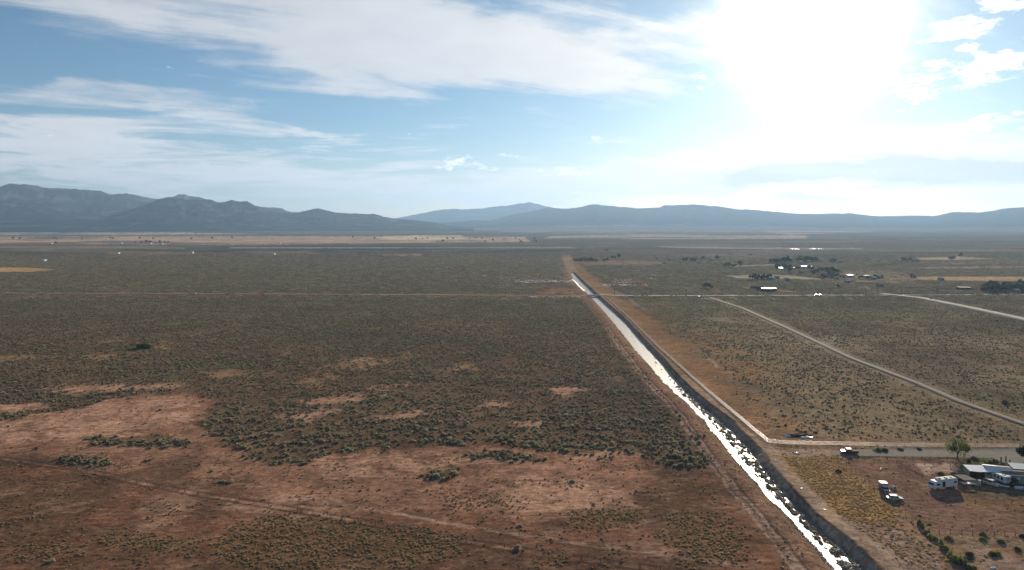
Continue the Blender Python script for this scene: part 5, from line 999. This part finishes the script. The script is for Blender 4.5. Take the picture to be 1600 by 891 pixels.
far_trees([(1176, 452.5), (1180, 452.5), (1184, 453), (1188, 453)], 'dark tree pressed against the left end of the long glinting shed', 'trees by the long glinting shed', .8, .3, .6, .8)
far_trees([(1100, 450), (1104, 449.5), (1110, 451.5)], 'dark tree of the small cluster left of the long shed', 'cluster of dark trees left of the long shed', .5, .3, .8, 1)
far_trees([(1343 + i * 5, 435.6) for i in range(8)] + [(1311, 450)], 'tree in the thin line right of the village', 'trees in the line right of the village', 1, .3, .6, .9)
far_trees([(898 + i * 3.1, 409) for i in range(12)] + [(943, 409.5), (949, 409)], 'tree of the dark windbreak just right of the far end of the canal', 'windbreak right of the canal end', .8, .4, .9, 1.3)
far_trees([(956, 404), (960, 403.5), (966, 403), (1069, 409), (1073, 408.5), (1080, 408.5), (1085, 409), (1133, 418), (1140, 418), (1148, 418), (1156, 417.5), (1098, 407), (1120, 405), (1410, 408), (1416, 408.5), (1422, 408), (1484, 406), (1490, 406), (1426, 433.6), (1500, 402)], 'lone tree on the hazy flats behind the village road', 'scattered trees on the hazy flats at the right', 1, .4, 1, 1.6)
far_trees([(22, 374), (30, 374), (84, 373.6), (90, 374), (130, 374), (172, 374), (176, 374), (212, 380), (222, 379.4), (228, 379.8), (234, 379.4), (252, 379.5), (258, 379.6), (264, 379.6), (298, 374), (305, 366), (318, 366), (362, 372), (86, 381), (292, 367), (240, 374), (220, 373.6), (380, 371), (330, 374.2)], 'dark tree dot on the tan fields below the left mountains', 'tree dots on the left fields', 2, .4, 1.0, 1.8)
far_trees([(552, 371.5), (648, 374.8), (660, 374.4), (668, 374), (700, 373.6), (708, 373.8), (684, 379), (692, 379), (736, 374), (745, 373), (755, 374), (760, 379), (768, 376), (786, 374.8), (790, 375), (806, 374), (812, 376), (824, 373), (834, 375), (836, 379), (814, 380), (586, 374), (598, 384)], 'dark tree dot on the tan fields below the middle hills', 'tree dots on the middle fields', 2, .4, 1.0, 1.8)
# ------------------------------------------------------------------ distant houses
def house_meshes(w_, d_, h_, rf, style):
    wl_ = MB().box(-w_ / 2, w_ / 2, -d_ / 2, d_ / 2, 0, h_)
    rm = MB()
    if style == 'gable': rm.slab([(-w_ / 2 - .4, -d_ / 2 - .5, h_ - .1), (w_ / 2 + .4, -d_ / 2 - .5, h_ - .1), (w_ / 2 + .4, 0, h_ + rf), (-w_ / 2 - .4, 0, h_ + rf)], .15).slab([(-w_ / 2 - .4, 0, h_ + rf), (w_ / 2 + .4, 0, h_ + rf), (w_ / 2 + .4, d_ / 2 + .5, h_ - .1), (-w_ / 2 - .4, d_ / 2 + .5, h_ - .1)], .15)
    else: rm.slab([(-w_ / 2 - .3, -d_ / 2 - .3, h_ + .05), (w_ / 2 + .3, -d_ / 2 - .3, h_ + .05), (w_ / 2 + .3, d_ / 2 + .3, h_ + rf), (-w_ / 2 - .3, d_ / 2 + .3, h_ + rf)], .15)
    dm = MB().box(-.5, .5, -d_ / 2 - .04, -d_ / 2, 0, 2.1); wm = MB()
    return wl_, rm, dm, wm
HT = {}
def house(px, py, wpx, label, style='gable', wall=None, roof=None, h_=3.0, dep=9, rz=0.0, name='farm_house', cat='house', group=None, rf=1.4):
    x_, y_ = gp(px, py); w_ = max(5.0, round(wpx * y_ / F / 2) * 2); wall = wall or M_tanwall; roof = roof or M_galv; k = (w_, dep, h_, rf, style, wall.name, roof.name)
    if k not in HT:
        a, b, c, d = house_meshes(w_, dep, h_, rf, style); HT[k] = (a.mesh('wall', wall), b.mesh('roof', roof), c.mesh('door', M_darkwood), MB().box(-.6, .6, -.03, .03, -.5, .5).mesh('window', M_glass))
    r = empty(name, (x_, y_, 0), rz); tag(r, label, cat, group); ms = HT[k]; link('wall', ms[0], r); link('roof', ms[1], r); link('door', ms[2], r, (w_ * .1, 0, 0)); n = max(1, int(w_ / 5))
    for i in range(n): link('window', ms[3], r, (-w_ / 2 + w_ * (i + .5) / n - w_ * .1 * (n == 1), -dep / 2 - .02, 1.6))
    return r
M_glint = mat('polished_roof_sheet', (.50, .24, .55), .5, .9, var=.03)
house(1201, 455, 22, 'long dark shed with a brilliant glinting roof beyond the far paved road', 'shed', M_darkwood, M_glint, 3.2, 4, 0, 'long_shed', 'shed', rf=.55)
vill = [(1220, 421.3, 2.5), (1239.5, 421.3, 2.5), (1248, 418.6, 3), (1256, 419, 8), (1267, 419, 6), (1251, 411.2, 4), (1255.3, 413.5, 2.5), (1264, 409.6, 3), (1276, 410, 3), (1282, 408.8, 4), (1235, 405, 3), (1252, 427.6, 4), (1286, 434, 5), (1291.5, 429.8, 3), (1295, 428.2, 3), (1307, 436.6, 4), (1316, 433, 6), (1328, 433, 9), (1354, 434, 6), (1365, 436.6, 4), (1375, 448, 8), (1324, 442, 6), (1302, 410.4, 3), (1313, 409.8, 4), (1358, 405.4, 4), (1214, 436, 5), (1205, 437, 6), (1230, 439, 4)]
vr = [M_white, M_cream, M_cream, M_cream, M_greyroof, M_white, M_tanwall]
beside = {0: 'lone white roofed house at the left end of the village', 1: 'small red roofed house left of the long white roofs of the village', 3: 'long white roofed building in the middle of the village', 4: 'white roofed building just right of the long one in the village', 17: 'long red and white roofed building at the right of the village', 20: 'long pale roofed building below the right end of the village', 19: 'pale house near the lower right of the village', 18: 'glinting roofed house right of the red roofed building', 5: 'pale roofed house in front of the village windbreak'}
for i, (a, b_, w_) in enumerate(vill): house(a, b_, w_, beside.get(i, 'small pale house scattered among the trees of the far village'), 'shed' if i in (0, 1, 3, 4, 17, 18) else 'gable', [M_tanwall, M_greywall, M_adobe][i % 3], M_glint if i in (3,) else (M_redroof if i == 17 else vr[i % 7]), 3.0, 6, R(random.uniform(-6, 6)), 'village_house', 'house', None if i in beside else 'houses of the far village', rf=.5 if i in (0, 1, 3, 4, 17, 18) else 1.1)
oth = [(1405, 409, 3), (1427, 434, 3), (1470, 438, 3), (1587, 457, 6), (1431, 409.5, 8), (1026, 404, 3), (1038, 412, 6), (1045, 406.5, 3), (1091, 410, 4), (1172, 398.5, 5), (947.5, 391.4, 7), (1112, 407, 4), (1064, 411, 3)]
for i, (a, b_, w_) in enumerate(oth): house(a, b_, w_, {3: 'white walled farm house inside the grove at the right edge', 6: 'white roofed farm house right of the canal windbreak', 9: 'white house alone left of the village on hazy ground', 10: 'pale building alone beyond the end of the canal'}.get(i, 'lone pale farm house on the hazy flats at the right'), 'gable', M_tanwall, M_cream if i % 3 != 1 else M_greyroof, 3.0, 8, 0, 'farm_house', 'house', None if i in (3, 6, 9, 10) else 'lone farm houses at the right')
house(1506, 452.5, 18, 'long low ruined barn of dark boards left of the grove', 'shed', M_darkwood, M_brown, 2.6, 8, R(-5), 'barn', 'barn', rf=.6)
for i, (a, b_, w_) in enumerate([(167.5, 374, 3), (189, 381, 4), (80, 381, 3), (234, 381.4, 6), (252, 382, 5), (270, 366, 2), (300, 395.6, 4), (341, 375, 2), (69, 408, 5), (394, 366, 8), (419, 371, 3), (437.5, 380.6, 2.5), (564.6, 369.6, 2.5), (428, 398, 2), (185, 396.6, 3), (330, 366.5, 3)]):
    house(a, b_, w_, {8: 'small white building alone on the left plain near its edge', 9: 'long white building at the foot of the left hills', 10: 'bright white farm house on the tan field right of the long white building', 12: 'white house on the tan fields under the middle hills'}.get(i, 'tiny white farm house on the fields below the left mountains'), 'gable', M_white, M_cream, 3.0, 9, 0, 'farm_house', 'house', None if i in (8, 9, 10, 12) else 'farm houses on the left fields', rf=1.2)
# utility poles along the far roads
for i in range(12):
    x_, y_ = gp(960 + i * 56, 463.2); r = empty('utility_pole', (x_, y_, 0)); tag(r, 'thin dark utility pole beside the far paved road', 'utility pole', 'utility poles along the far paved road')
    if i == 0: um = (MB().tube((0, 0, 0), (0, 0, 8.5), .16, .12, 6).mesh('pole', M_pole), MB().box(-1.1, 1.1, -.06, .06, 7.8, 7.95).mesh('crossarm', M_pole))
    link('pole', um[0], r); link('crossarm', um[1], r)
